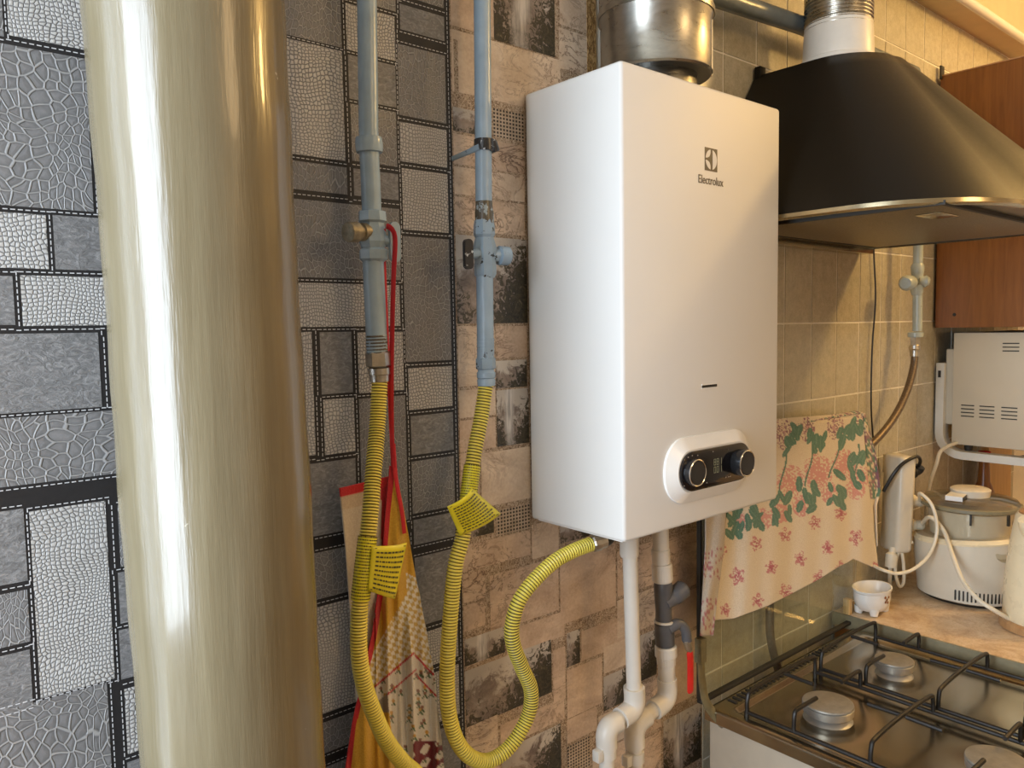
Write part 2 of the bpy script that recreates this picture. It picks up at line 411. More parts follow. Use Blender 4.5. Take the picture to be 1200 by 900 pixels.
def glassy(name, tint, rough=.03, f0=.08, opac=.12, dirt=.0):
    """thin sheet: see-through with tint, reflecting by Fresnel"""
    m, N, L, b = nt(name); N.remove(b); out = N['Material Output']
    tr = N.new('ShaderNodeBsdfTransparent'); tr.inputs[0].default_value = tint+(1,)
    gl = N.new('ShaderNodeBsdfGlossy'); gl.inputs['Roughness'].default_value = rough
    df = N.new('ShaderNodeBsdfDiffuse'); df.inputs[0].default_value = (.5, .5, .42, 1)
    fr = N.new('ShaderNodeFresnel'); fr.inputs[0].default_value = 1.5
    ns = N.new('ShaderNodeTexNoise'); ns.inputs['Scale'].default_value = 12; ns.inputs['Detail'].default_value = 6
    tc = N.new('ShaderNodeTexCoord'); L.new(tc.outputs['Object'], ns.inputs['Vector'])
    mu = N.new('ShaderNodeMath'); mu.operation = 'MULTIPLY'; mu.inputs[1].default_value = opac*2; L.new(ns.outputs['Fac'], mu.inputs[0])
    m1 = N.new('ShaderNodeMixShader'); L.new(mu.outputs[0], m1.inputs[0]); L.new(tr.outputs[0], m1.inputs[1]); L.new(df.outputs[0], m1.inputs[2])
    m2 = N.new('ShaderNodeMixShader'); ge = N.new('ShaderNodeNewGeometry'); fm = N.new('ShaderNodeMath'); fm.operation = 'MULTIPLY'; iv = N.new('ShaderNodeMath'); iv.operation = 'SUBTRACT'; iv.inputs[0].default_value = 1
    L.new(ge.outputs['Backfacing'], iv.inputs[1]); L.new(fr.outputs[0], fm.inputs[0]); L.new(iv.outputs[0], fm.inputs[1]); L.new(fm.outputs[0], m2.inputs[0]); L.new(m1.outputs[0], m2.inputs[1]); L.new(gl.outputs[0], m2.inputs[2])
    L.new(m2.outputs[0], out.inputs[0]); return m
M['lid_glass'] = glassy('lid_glass', (.95, .97, .94), .05, opac=.05)
M['clear'] = glassy('clear_plastic', (.88, .86, .80), .08, opac=.10)
M['smoke'] = glassy('smoked_lid', (.75, .68, .55), .08, opac=.18)
M['pane'] = glassy('window_pane', (.95, .97, .98), .02, opac=.0)
def attrm(name, rough=.85, weave=900, st=.35, sheen=.2):
    g = G(name); a = g.N.new('ShaderNodeAttribute'); a.attribute_name = 'Print'
    n = g.noise(g.coord(), weave, 1); c = g.mix(.45, a.outputs['Color'], g.ramp(n, [(.3, (.3, .3, .3)), (.7, (.7, .7, .7))]), 'SOFT_LIGHT')
    g.bump(n, st, .0012); return g.set(c, rough, Sheen_Weight=sheen)
M['towel'] = attrm('towel_print', weave=520, st=.8); M['apron'] = attrm('apron_print', weave=600, st=.4)

# ------------------------------------------------------------------ setting
XL, XR, YF, ZC = -1.60, 2.25, -3.0, 2.50
floor = struct(bbox('floor', XL-.1, XR+.1, YF-.1, .1, -.1, 0, 0, M['floor']))
ceil = struct(bbox('ceiling', XL-.1, XR+.1, YF-.1, .1, ZC, ZC+.1, 0, M['ceiling']))
VX0, VX1, VZ0, VZ1 = -1.50, -.74, .75, 2.15
V, F, _ = merge([box(XL-.1, VX0, 0, .1, 0, ZC), box(VX1, XR+.1, 0, .1, 0, ZC), box(VX0, VX1, 0, .1, 0, VZ0), box(VX0, VX1, 0, .1, VZ1, ZC)])
wall = struct(ob('wall_back', (V, F), M['grout'], smooth=False))
w2 = struct(thing('window_2', '', '')); del w2['label']; del w2['category']
V, F, _ = merge([box(VX0, VX0+.05, .03, .08, VZ0, VZ1), box(VX1-.05, VX1, .03, .08, VZ0, VZ1), box(VX0+.05, VX1-.05, .03, .08, VZ0, VZ0+.05), box(VX0+.05, VX1-.05, .03, .08, VZ1-.05, VZ1)])
ob('window_frame', (V, F), M['bezel'], w2, False); ob('window_pane', box(VX0+.05, VX1-.05, .052, .056, VZ0+.05, VZ1-.05), M['pane'], w2, False)
struct(bbox('wall_right', XR, XR+.1, YF, 0, 0, ZC, 0, M['room_paint']))
struct(bbox('wall_front', XL-.1, XR+.1, YF-.1, YF, 0, ZC, 0, M['room_paint']))
WY0, WY1, WZ0, WZ1 = -.80, -.08, .75, 2.15
V, F, _ = merge([box(XL-.1, XL, YF, WY0, 0, ZC), box(XL-.1, XL, WY1, 0, 0, ZC), box(XL-.1, XL, WY0, WY1, 0, WZ0), box(XL-.1, XL, WY0, WY1, WZ1, ZC)])
struct(ob('wall_left', (V, F), M['room_paint'], smooth=False))
win = struct(thing('window_1', '', '')); del win['label']; del win['category']
fr = [box(XL-.08, XL-.03, WY0, WY0+.05, WZ0, WZ1), box(XL-.08, XL-.03, WY1-.05, WY1, WZ0, WZ1), box(XL-.08, XL-.03, WY0+.05, WY1-.05, WZ0, WZ0+.05),
      box(XL-.08, XL-.03, WY0+.05, WY1-.05, WZ1-.05, WZ1), box(XL-.075, XL-.035, -.455, -.415, WZ0+.05, WZ1-.05)]
V, F, _ = merge(fr); ob('window_frame', (V, F), M['bezel'], win, False)
for a, b in ((WY0+.05, -.455), (-.415, WY1-.05)):
    ob('window_pane', box(XL-.058, XL-.054, a, b, WZ0+.05, WZ1-.05), M['pane'], win, False)
# boxed-in pipe run under the ceiling
tr = struct(ob('trim_1', merge([box(.1, XR, -.058, -.0, 2.156, ZC)])[:2], M['cornice'], smooth=False))
mo = ob('moulding', tube([(.1, -.062, 2.166), (XR, -.062, 2.166)], .011, 12), M['bezel'], tr)

# --- wall papers (flat print on paper sheets glued to the wall)
def sheet(name, x0, x1, z0, z1, t, m): return ob(name, box(x0, x1, -t, 0.0, z0, z1), m, wall, False)
XB = -.1135; XT = .380
grey_r = []
MIDX = -.44
def addp(lst, u0, u1, v0, v1, t):
    um = ((u0 if u0 is not None else u1-25)+(u1 if u1 is not None else u0+25))/2; vm = (v0+v1)/2
    x0 = MIDX+.004 if u0 is None else at(u0, vm, y=0).x
    x1 = MIDX-.001 if u1 is None else at(u1, vm, y=0).x
    lst.append((x0, x1, at(um, v1, y=0).z, at(um, v0, y=0).z, t))
for r in [(8, 97, -30, 50, 'S'), (-30, 2, -30, 40, 'C'), (-60, 104, 55, 242, 'K'), (-40, 55, 249, 314, 'S'), (63, None, 253, 316, 'L'),
          (-40, 16, 323, 381, 'L'), (25, None, 323, 382, 'S'), (-60, 117, 391, 483, 'L'), (129, None, 391, 476, 'S'), (-60, None, 494, 577, 'K'),
          (-40, 30, 600, 687, 'L'), (40, 129, 592, 808, 'S'), (139, None, 590, 662, 'C'), (139, None, 668, 728, 'L'), (140, None, 735, 793, 'L'),
          (-40, 34, 697, 760, 'C'), (-40, 37, 769, 836, 'L'), (-60, 130, 824, 960, 'K'), (147, None, 803, 880, 'S'), (150, None, 888, 960, 'L'),
          (None, 398, -60, 53, 'C'), (None, 402, 58, 187, 'S'), (None, 406, 195, 227, 'C'), (400, 462, -50, 5, 'C'), (405, 462, 12, 65, 'S'), (408, 463, 71, 121, 'L'),
          (411, 464, 127, 192, 'C'), (414, 466, 201, 232, 'L'), (None, 468, 244, 328, 'C'), (None, 468, 334, 382, 'S'), (None, 367, 389, 535, 'S'),
          (375, 412, 389, 461, 'L'), (379, 415, 467, 531, 'S'), (419, 472, 389, 459, 'S'), (422, 476, 465, 614, 'C'), (None, 417, 538, 621, 'L'),
          (None, 478, 627, 678, 'C'), (None, 479, 686, 804, 'S'), (None, 481, 813, 847, 'C'), (None, 482, 862, 940, 'C'),
          (470, 522, -40, 3, 'C'), (468, 523, 13, 42, 'L'), (466, 523, 59, 140, 'C'), (468, 524, 148, 193, 'S'), (471, 525, 201, 271, 'S'), (473, 530, 279, 423, 'C'),
          (478, 532, 430, 478, 'S'), (481, 534, 485, 530, 'L'), (482, 535, 537, 597, 'C'), (484, 536, 604, 633, 'L'), (486, 538, 647, 727, 'L'), (489, 540, 735, 776, 'S'),
          (490, 541, 785, 845, 'S'), (492, 542, 853, 940, 'L')]:
    addp(grey_r, *r)
# the same paper outside the frame
def fill(lst, x0, x1, z0, z1, types):
    z = z0
    while z < z1-.02:
        h = min(random.choice([.05, .07, .10, .13]), z1-z); x = x0
        while x < x1-.02:
            w = min(random.choice([.08, .12, .16, .2]), x1-x)
            if x1-x-w < .04: w = x1-x
            q = (x+.003, x+w-.003, z+.003, z+h-.003)
            if not any(q[0] < b+.002 and q[1] > a-.002 and q[2] < d_+.002 and q[3] > c_-.002 for (a, b, c_, d_, _t) in lst): lst.append(q+(random.choice(types),))
            x += w
        z += h
fill(grey_r, -.709, -.60, .1, ZC, 'SCLK'); fill(grey_r, -.66, XB-.012, .1, .855, 'SCL'); fill(grey_r, -.66, XB-.012, 1.835, ZC, 'SCL')
sheet('grey_wallpaper_band', -.71, XB, 0, ZC, .001, M['band'])
mt = {'S': 0, 'C': 1, 'K': 2, 'L': 3}
V, F, MI = [], [], []
def quad(x0, x1, z0, z1, y, k):
    n = len(V); V.extend([(x0, y, z0), (x1, y, z0), (x1, y, z1), (x0, y, z1)]); F.append((n, n+1, n+2, n+3)); MI.append(k)
placed = []
for (x0, x1, z0, z1, t) in grey_r:
    x1 = min(x1, XB-.008)
    placed.append((x0, x1, z0, z1)); quad(x0, x1, z0, z1, -.0013-len(placed)*.000002, mt[t])
mk('grey_wallpaper_patchwork', V, F, [M['scales'], M['croc'], M['croc_coarse'], M['leather']], wall, mi=MI)
V, F, MI = [], [], []
def inside(x, z): return any(a <= x <= b and c <= z <= d for (a, b, c, d) in placed)
W_ = .00042; GAP = .0105
def near_z(x, z, up):
    for (a, b, c, d) in placed:
        if a-.001 <= x <= b+.001:
            q = c-z if up else z-d
            if 0 < q < GAP: return c if up else d
def near_x(z, x, rt_):
    for (a, b, c, d) in placed:
        if c-.001 <= z <= d+.001:
            q = a-x if rt_ else x-b
            if 0 < q < GAP: return a if rt_ else b
for (x0, x1, z0, z1) in placed:
    if x0 < -.9 or z0 > 2.0 or z1 < .7: continue
    for up, zz in ((True, z1), (False, z0)):
        x = x0-.001
        while x < x1:
            o_ = near_z(x+.002, zz, up)
            if o_ is None: quad(x, x+.0036, zz+(.0028 if up else -.0028)-W_, zz+(.0028 if up else -.0028)+W_, -.0016, 0)
            elif up: quad(x, x+.0036, (zz+o_)/2-W_, (zz+o_)/2+W_, -.0016, 0)
            x += .0054
    for rt_, xx in ((True, x1), (False, x0)):
        if rt_ and xx > XB-.013: continue
        z = z0-.001
        while z < z1:
            o_ = near_x(z+.002, xx, rt_)
            if o_ is None: quad(xx+(.0028 if rt_ else -.0028)-W_, xx+(.0028 if rt_ else -.0028)+W_, z, z+.0036, -.0016, 0)
            elif rt_: quad((xx+o_)/2-W_, (xx+o_)/2+W_, z, z+.0036, -.0016, 0)
            z += .0054
z = .4
while z < 2.3:
    quad(XB-.0044, XB-.0036, z, z+.0036, -.0016, 0); z += .0054
o = mk('grey_wallpaper_stitching', V, F, M['thread'], wall); o['kind'] = 'stuff'

brown = []
for r in [(530, 576, -60, 36, 'T'), (578, 648, -60, 56, '1'), (655, 688, -60, 33, 'U'), (655, 688, 39, 84, 'U'), (538, 655, 55, 121, 'U'), (531, 536, 47, 117, 'R'),
          (531, 574, 131, 156, '0'), (577, 614, 131, 163, 'W'), (531, 613, 165, 197, 'T'), (531, 613, 202, 231, 'U'), (531, 613, 236, 272, 'T'), (532, 616, 279, 378, '2'),
          (536, 578, 383, 451, 'U'), (581, 616, 383, 418, 'T'), (581, 616, 423, 453, '0'), (536, 579, 457, 487, 'U'), (582, 618, 457, 520, '1'), (536, 579, 492, 526, 'T'),
          (564, 620, 528, 588, 'U'), (538, 560, 531, 600, 'T'), (580, 620, 594, 624, 'W'), (550, 577, 606, 626, '2'), (543, 620, 631, 659, 'T'), (623, 653, 612, 650, 'U'),
          (656, 700, 612, 630, '2'), (544, 567, 670, 702, 'T'), (544, 567, 707, 735, 'T'), (574, 653, 664, 727, 'T'), (656, 720, 640, 720, 'T'), (547, 590, 742, 771, '1'),
          (593, 660, 728, 756, 'T'), (547, 645, 768, 831, '0'), (648, 661, 760, 820, 'T'), (664, 678, 740, 778, '2'), (681, 736, 730, 762, 'T'), (664, 704, 778, 832, 'T'),
          (707, 733, 754, 783, 'U'), (707, 733, 788, 826, '2'), (723, 770, 640, 690, 'T'), (723, 770, 696, 738, 'U'), (774, 820, 628, 690, 'T'), (774, 820, 696, 740, 'T'),
          (737, 768, 744, 796, '0'), (772, 820, 746, 822, 'T'), (777, 820, 834, 900, '1'), (737, 773, 802, 860, 'T'), (548, 582, 845, 886, 'U'), (586, 660, 834, 858, 'T'),
          (588, 656, 864, 920, '0'), (664, 698, 836, 862, 'T'), (664, 690, 868, 905, 'W'), (701, 734, 832, 870, 'U'), (694, 734, 876, 920, 'T'), (738, 773, 866, 920, 'T'), (548, 584, 892, 930, 'T')]:
    addp(brown, *r)
bt = {'T': 0, 'U': 1, '0': 2, '1': 3, '2': 4, 'W': 5, 'R': 6}
fill(brown, XB+.004, XT-.004, .1, .845, 'TTUT012'); fill(brown, XB+.004, .13, 1.865, ZC, 'TTU12'); fill(brown, .02, .36, 1.215, 1.70, 'TTU')
sheet('brown_wallpaper_joints', XB, XT, 0, 1.735, .0012, M['twig']); sheet('brown_wallpaper_joints', XB, .118, 1.735, ZC, .0012, M['twig'])
sheet('cork_edging', .118, .136, 1.735, ZC, .0022, M['cork'])
V, F, MI = [], [], []
for (x0, x1, z0, z1, t) in brown:
    if t not in 'RW': x0, x1, z0, z1 = x0-.0011, x1+.0011, z0-.0011, z1+.0011
    quad(XB+.0015 if x0 < XB+.02 and t != 'R' else x0, min(x1, XT-.003), z0, z1, -.0016-len(F)*.000003, bt[t])
o = mk('brown_wallpaper_print', V, F, [M['stone'], M['stone_pale'], M['pic0'], M['pic1'], M['pic2'], M['lattice'], M['twig']], wall, mi=MI)
uvl = o.data.uv_layers.new(name='UVMap'); uvl.data.foreach_set('uv', [0, 0, 1, 0, 1, 1, 0, 1]*len(F))

# --- glazed tiles, each one an object
TP, TH, TX0, TZ0 = .0965, .147, .631, 1.452
tcache = {}
def tile(x0, x1, z0, z1):
    k = (round(x1-x0, 4), round(z1-z0, 4))
    if k not in tcache:
        w, h = k; bm = bmesh.new(); V, F = box(0, w, -.0012, 0, 0, h); vs = [bm.verts.new(v) for v in V]
        for f in F: bm.faces.new([vs[i] for i in f])
        bmesh.ops.recalc_face_normals(bm, faces=bm.faces)
        ed = [e for e in bm.edges if all(v.co.y < -.0008 for v in e.verts)]
        bmesh.ops.bevel(bm, geom=ed, offset=.0005, segments=2, affect='EDGES')
        me = bpy.data.meshes.new('tile'); bm.to_mesh(me); bm.free(); me.materials.append(M['tile'])
        me.polygons.foreach_set('use_smooth', [True]*len(me.polygons)); me.set_sharp_from_angle(angle=math.radians(60)); tcache[k] = me
    o = bpy.data.objects.new('tile', tcache[k]); COL.objects.link(o); o.parent = wall; o.location = (x0, random.uniform(0, .0004), z0)
    o.rotation_euler = (random.uniform(-.004, .004), 0, random.uniform(-.005, .005))
for j in range(-6, 6):
    z0 = TZ0+TH*j; z1 = min(z0+TH, 2.156)
    if z1-z0 < .03: continue
    xm = .137 if z0 > 1.70 else XT+.002
    for i in range(-6, 13):
        x0 = TX0+TP*i; x1 = x0+TP
        if x1 <= xm+.012: continue
        x0 = max(x0, xm)
        tile(x0+.0015, x1-.0015, z0+.0015, z1-.0015)

# ------------------------------------------------------------------ big olive standpipe
a = at(218.5, 0, y=-.105); b = at(277.5, 900, y=-.105); d = (b-a).normalized()
A = a+d*((ZC-.002-a.z)/d.z); B = a+d*((.002-a.z)/d.z)
P, _ = resample([A, B], .02)
o = ob('riser_pipe', tube(P, [.0755+.0006*math.sin(i*.35)+.0004*math.sin(i*1.3+1) for i in range(len(P))], 64), M['olive'])
tag(o, 'thick glossy olive-grey painted riser pipe in front of the grey patchwork wallpaper', 'pipe')

# ------------------------------------------------------------------ gas pipes
GY = -.042
g1 = thing('gas_pipe', 'pale blue painted gas pipe on grey wallpaper with red apron strap on its valve', 'pipe')
def gp(u, v, y=GY): return at(u, v, y=y)
rr = .0102
top = gp(430, 0); top = Vector((top.x, GY, ZC-.003))
ob('pipe', tube(resample([top, gp(430, 0), gp(432, 160), gp(436, 255)], .03)[0], rr, 20), M['blue'], g1)
ob('coupling', prof(gp(432, 161), gp(433, 179), [(0, rr), (.02, .0135), (.25, .0142), (.75, .0142), (.98, .0135), (1, rr)]), M['blue'], g1)
ob('valve_body', prof(gp(436, 247), gp(438, 308), [(0, .011), (.02, .0145), (.2, .0150), (.24, .0120), (.36, .0135), (.6, .0150), (.72, .0125), (.76, .0155), (.93, .0150), (1, .0105)], 8), M['blue'], g1, sharp=25)
ob('valve_plug', prof(gp(432, 272, GY-.002), gp(407, 272, GY-.008), [(0, .009), (.35, .0095), (.38, .0075), (.55, .007), (.57, .0105), (.97, .0100), (1, .008)], 14), M['brass'], g1)
ob('pipe_end', tube(resample([gp(437, 300), gp(442, 414)], .02)[0], .0112, 20), M['blue'], g1)
ob('threaded_end', prof(gp(441, 392), gp(442.5, 415), [(k/12, .0118 if k % 2 else .0108) for k in range(13)], 20), M['rusty'], g1)
n1 = ob('hex_nut', prof(gp(443, 412), gp(444, 430), [(0, .0120), (.08, .0136), (.9, .0136), (1, .0115)], 6), M['steel'], g1, smooth=False)
ob('hex_nut', prof(gp(444, 430), gp(445, 447), [(0, .0095), (.08, .0118), (.5, .0118), (.55, .0108), (1, .0102)], 16), M['steel'], g1)
# lever handle: flat pressed plate
hb = []
c = gp(461, 284, GY-.012)
L0 = [(c.x+px*1.0, c.y, c.z+pz) for px, pz in rrect(0, 0, .0125, .042, .006)]
L1 = [(x, y-.0045, z) for x, y, z in L0]
ob('lever', loft([L0, L1]), M['blue'], g1)
ob('lever_stem', prof(gp(441, 281, GY-.004), gp(460, 283, GY-.010), [(0, .006), (1, .006)], 12), M['blue'], g1)

g2 = thing('gas_pipe', 'pale blue chipped gas pipe with black clamp on the brown stone wallpaper left of heater', 'pipe')
top = gp(565, 0)
ob('pipe', tube(resample([Vector((top.x, GY, ZC-.003)), top, gp(567, 250)], .03)[0], .0098, 20), M['blue'], g2)
ob('worn_band', prof(gp(567, 236), gp(568, 262), [(0, .0100), (.3, .0103), (.5, .0112), (1, .0112)], 20), M['rusty'], g2)
ob('valve_body', prof(gp(567, 258), gp(569, 326), [(0, .0112), (.1, .0125), (.25, .0128), (.3, .0110), (.5, .0145), (.7, .0125), (.8, .0132), (.93, .0130), (1, .0105)], 8), M['blue_worn'], g2, sharp=25)
ob('valve_plug', prof(gp(572, 299, GY-.002), gp(597, 300, GY-.006), [(0, .0075), (.45, .008), (.5, .0115), (.92, .0112), (1, .008)], 12), M['blue_worn'], g2)
c = gp(547, 298, GY-.01)
L0 = [(c.x+px, c.y, c.z+pz) for px, pz in rrect(0, 0, .0115, .034, .005)]
ob('lever', loft([L0, [(x, y-.005, z) for x, y, z in L0]]), M['blue_black'], g2)
ob('lever_stem', prof(gp(562, 297, GY), gp(548, 298, GY-.01), [(0, .006), (1, .005)], 10), M['blue_worn'], g2)
ob('pipe_end', tube(resample([gp(568, 322), gp(569, 424)], .02)[0], .0100, 20), M['blue'], g2)
ob('threaded_end', prof(gp(569, 396), gp(569, 421), [(k/12, .0106 if k % 2 else .0101) for k in range(13)], 20), M['blue_worn'], g2)
ob('hex_nut', prof(gp(569, 419), gp(569.5, 433), [(0, .0100), (.08, .0118), (.9, .0118), (1, .0100)], 6), M['blue_worn'], g2, smooth=False)
ob('hex_nut', prof(gp(569.5, 433), gp(570, 452), [(0, .0095), (.12, .0100), (.2, .0112), (.5, .0112), (.55, .0100), (.65, .0110), (1, .0106)], 16), M['blue'], g2)
cl = ob('clamp', prof(gp(568, 164), gp(568, 178), [(0, .0104), (.02, .0128), (.98, .0128), (1, .0104)], 24), M['blue_black'], g2)
ob('clamp_arm', tube([gp(562, 172, GY-.004), gp(549, 178, -.03), gp(530, 186, -.003)], [.0045, .0035, .003], 8, flat=.5), M['blue_worn'], g2)
ob('clamp_ear', prof(gp(577, 165, GY-.008), gp(581, 178, GY-.009), [(0, .004), (.1, .005), (.9, .005), (1, .004)], 8), M['blue_black'], g2)

# gas pipe of the stove, along the tiles and down behind the hood
g3 = thing('gas_pipe', 'gas pipe running above the hood and down the tiles to the stove hose', 'pipe')
p0 = Vector((.145, -.03, 1.942)); p1 = Vector((1.05, -.045, 1.968)); pz = at(1076, 295, y=-.05); pe = at(1073, 405, y=-.05)
ob('horizontal_run', tube(resample([p0, Vector((.378, -.045, 1.948)), Vector((.618, -.045, 1.963)), p1], .05)[0], .0150, 20), M['pipe_shaded'], g3)
ob('pipe', tube(spline([p1, Vector((1.074, -.047, 1.962)), Vector((1.080, -.05, 1.93)), Vector((pz.x, -.05, 1.75)), pz, at(1075, 388, y=-.05)], 8), .0098, 18), M['pipe_lit'], g3)
ob('valve_body', prof(at(1075.5, 309, y=-.05), at(1074.5, 346, y=-.05), [(0, .011), (.1, .014), (.3, .013), (.35, .012), (.5, .0155), (.65, .012), (.7, .013), (.9, .013), (1, .010)], 10), M['pipe_lit'], g3)
ob('valve_plug', prof(at(1076, 329, y=-.055), at(1088, 330, y=-.07), [(0, .009), (.5, .010), (.7, .013), (1, .009)], 12), M['pipe_lit'], g3)
ob('valve_wheel', prof(at(1067, 331, y=-.06), at(1061, 332, y=-.066), [(0, .008), (.1, .015), (.8, .016), (1, .011)], 12), M['pipe_lit'], g3)
ob('collar', prof(at(1073, 389, y=-.05), at(1073, 395, y=-.05), [(0, .01), (.05, .0155), (.95, .0155), (1, .01)], 14), M['pipe_lit'], g3)
ob('hex_nut', prof(at(1072.5, 394, y=-.05), at(1072, 408, y=-.05), [(0, .0095), (.1, .0110), (.9, .0110), (1, .009)], 6), M['steel'], g3, smooth=False)
h3 = thing('gas_hose', 'dark braided hose curving down from the tiled wall behind the towel to the stove', 'hose')
P = [at(1072, 406, y=-.05), at(1071, 428, y=-.052), at(1063, 458, y=-.052), at(1049, 487, y=-.048), at(1029, 513, y=-.04), Vector((.84, -.026, 1.17)), Vector((.70, -.020, 1.13)), Vector((.60, -.019, 1.08)), Vector((.567, -.019, 1.0)), Vector((.558, -.019, .93)), Vector((.565, -.020, .87)), Vector((.60, -.024, .78))]
P, LL = resample(spline(P, 14), .0022)
ob('braid', tube(P, [.0072+(.0006 if i % 2 else 0) for i in range(len(P))], 12), M['braid'], h3)
ob('hose_nut', prof(at(1072, 404, y=-.05), at(1071.5, 418, y=-.051), [(0, .0085), (.1, .0115), (.4, .0115), (.5, .0092), (1, .0088)], 12), M['steel'], h3)

# ------------------------------------------------------------------ yellow corrugated hoses
def hose(t, P, r, pitch=.0030):
    P, LL = resample(spline(P, 14), pitch/6)
    R = []; MI = []
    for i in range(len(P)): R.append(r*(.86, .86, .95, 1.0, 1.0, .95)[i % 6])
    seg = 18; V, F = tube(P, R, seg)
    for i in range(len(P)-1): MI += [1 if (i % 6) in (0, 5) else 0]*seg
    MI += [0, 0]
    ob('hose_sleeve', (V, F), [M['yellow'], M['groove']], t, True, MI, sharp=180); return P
h1 = thing('gas_hose', 'yellow corrugated gas hose hanging in front of the apron below left blue pipe', 'hose')
P1 = [(445, 445, -.043), (442, 500, -.048), (437, 560, -.064), (433, 610, -.074), (426, 670, -.080), (421, 720, -.082), (421, 767, -.084), (427, 803, -.085), (438, 835, -.086), (453, 868, -.086), (472, 893, -.086), (492, 912, -.085), (512, 950, -.08)]
P1 = [at(u, v, y=y) for u, v, y in P1] + [Vector((-.10, -.08, .55)), Vector((-.08, -.07, .30))]
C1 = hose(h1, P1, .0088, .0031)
h2 = thing('gas_hose', 'yellow corrugated gas hose looping up from the right blue pipe to the heater', 'hose')
P2 = [(569.5, 450, -.042), (564, 488, -.044), (556, 530, -.048), (551, 565, -.052), (548, 590, -.055), (542, 630, -.058), (533, 667, -.058), (527, 733, -.056), (524, 790, -.054), (526, 835, -.055), (535, 867, -.057), (550, 886, -.060), (570, 892, -.062), (590, 882, -.065), (607, 862, -.068), (620, 835, -.07), (622, 808, -.072), (612, 783, -.074), (602, 757, -.076), (600, 733, -.078), (609, 703, -.082), (629, 677, -.086), (651, 657, -.09), (673, 645, -.094), (694, 637, -.098)]
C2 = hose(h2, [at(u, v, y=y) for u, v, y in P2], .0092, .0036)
e = at(693, 637, y=-.098); e2 = at(709, 633, y=-.104)
ob('end_nut', prof(e, e2, [(0, .0098), (.1, .0112), (.55, .0112), (.6, .0098), (1, .0095)], 12), M['steel'], h2, sharp=20)
ob('inlet_elbow', tube(spline([e.lerp(e2, .8), e2+Vector((.004, -.001, .002)), e2+Vector((.007, -.002, .010)), Vector((e2.x+.008, e2.y-.002, 1.1985))], 5), .0088, 14), M['galv_dark'], h2)
# sleeves with printed labels + flag tags
def flag(t, quadpx, y0, lines, seed, bend=.006):
    """bent yellow plastic flag given by its corner points; dark rows of print on it"""
    c = [at(u, v, y=yy) for (u, v, yy) in quadpx]; nu, nv = 12, 10; V = []; F = []
    def pt(s, tt, off=0):
        p = c[0]*(1-s)*(1-tt) + c[1]*s*(1-tt) + c[2]*s*tt + c[3]*(1-s)*tt
        return p + Vector((0, -bend*math.sin(PI*s)-off, .0))
    for j in range(nv+1):
        for i in range(nu+1): V.append(pt(i/nu, j/nv))
    F = [(j*(nu+1)+i, j*(nu+1)+i+1, (j+1)*(nu+1)+i+1, (j+1)*(nu+1)+i) for j in range(nv) for i in range(nu)]
    o = mk('label_flag', V, F, M['label_yellow'], t, True); md = o.modifiers.new('thick', 'SOLIDIFY'); md.thickness = .0008; md.offset = 1
    rnd = random.Random(seed); V = []; F = []
    for k in range(lines):
        tt = .12+.76*k/(lines-1); s = .10
        while s < .86:
            w = rnd.uniform(.03, .09)
            n = len(V); V += [pt(s, tt, .0012), pt(s+w, tt, .0012), pt(s+w, tt+.035, .0012), pt(s, tt+.035, .0012)]; F.append((n, n+1, n+2, n+3)); s += w+.02
    for (a, b, cc, dd) in ((.05, .95, .04, .055), (.05, .95, .945, .96)):
        n = len(V); V += [pt(a, cc, .0012), pt(b, cc, .0012), pt(b, dd, .0012), pt(a, dd, .0012)]; F.append((n, n+1, n+2, n+3))
    o = mk('label_print', V, F, M['print'], o)
def sleeve(t, P, r, seed):
    P = resample(P, .003)[0]
    o = ob('label_sleeve', tube(P, r, 20, caps=False), M['label_yellow'], t)
    rnd = random.Random(seed); V = []; F = []
    for i in range(0, len(P)-1):
        p = P[i]; a = -3.6
        T = (P[i+1]-P[i]).normalized(); X = T.cross(Vector((0, 1, 0))).normalized(); Y = X.cross(T)
        while a < -.6:
            w = rnd.uniform(.06, .2)
            n = len(V)
            for aa, k in ((a, 0), (a+w, 0), (a+w, 1), (a, 1)):
                V.append(p + (X*math.cos(aa)+Y*math.sin(aa))*(r+.0003) + T*k*.0012)
            F.append((n, n+1, n+2, n+3)); a += w+.06
    mk('label_print', V, F, M['print'], o)
def ph(l): return [at(u, v, y=y) for u, v, y in l]
zr = (at(423, 702, y=-.08).z, at(431, 628, y=-.076).z); sleeve(h1, [p for p in C1 if zr[0] < p.z < zr[1]], .0097, 3)
zr = (at(549, 585, y=-.055).z, at(556, 545, y=-.05).z); sleeve(h2, [p for p in C2[:len(C2)//3] if zr[0] < p.z < zr[1]], .0100, 4)
flag(h1, [(436, 640, -.090), (477, 636, -.084), (463, 702, -.084), (431, 692, -.092)], 0, 9, 5)
flag(h2, [(524, 594, -.068), (553, 572, -.070), (587, 602, -.058), (539, 628, -.066)], 0, 10, 6)

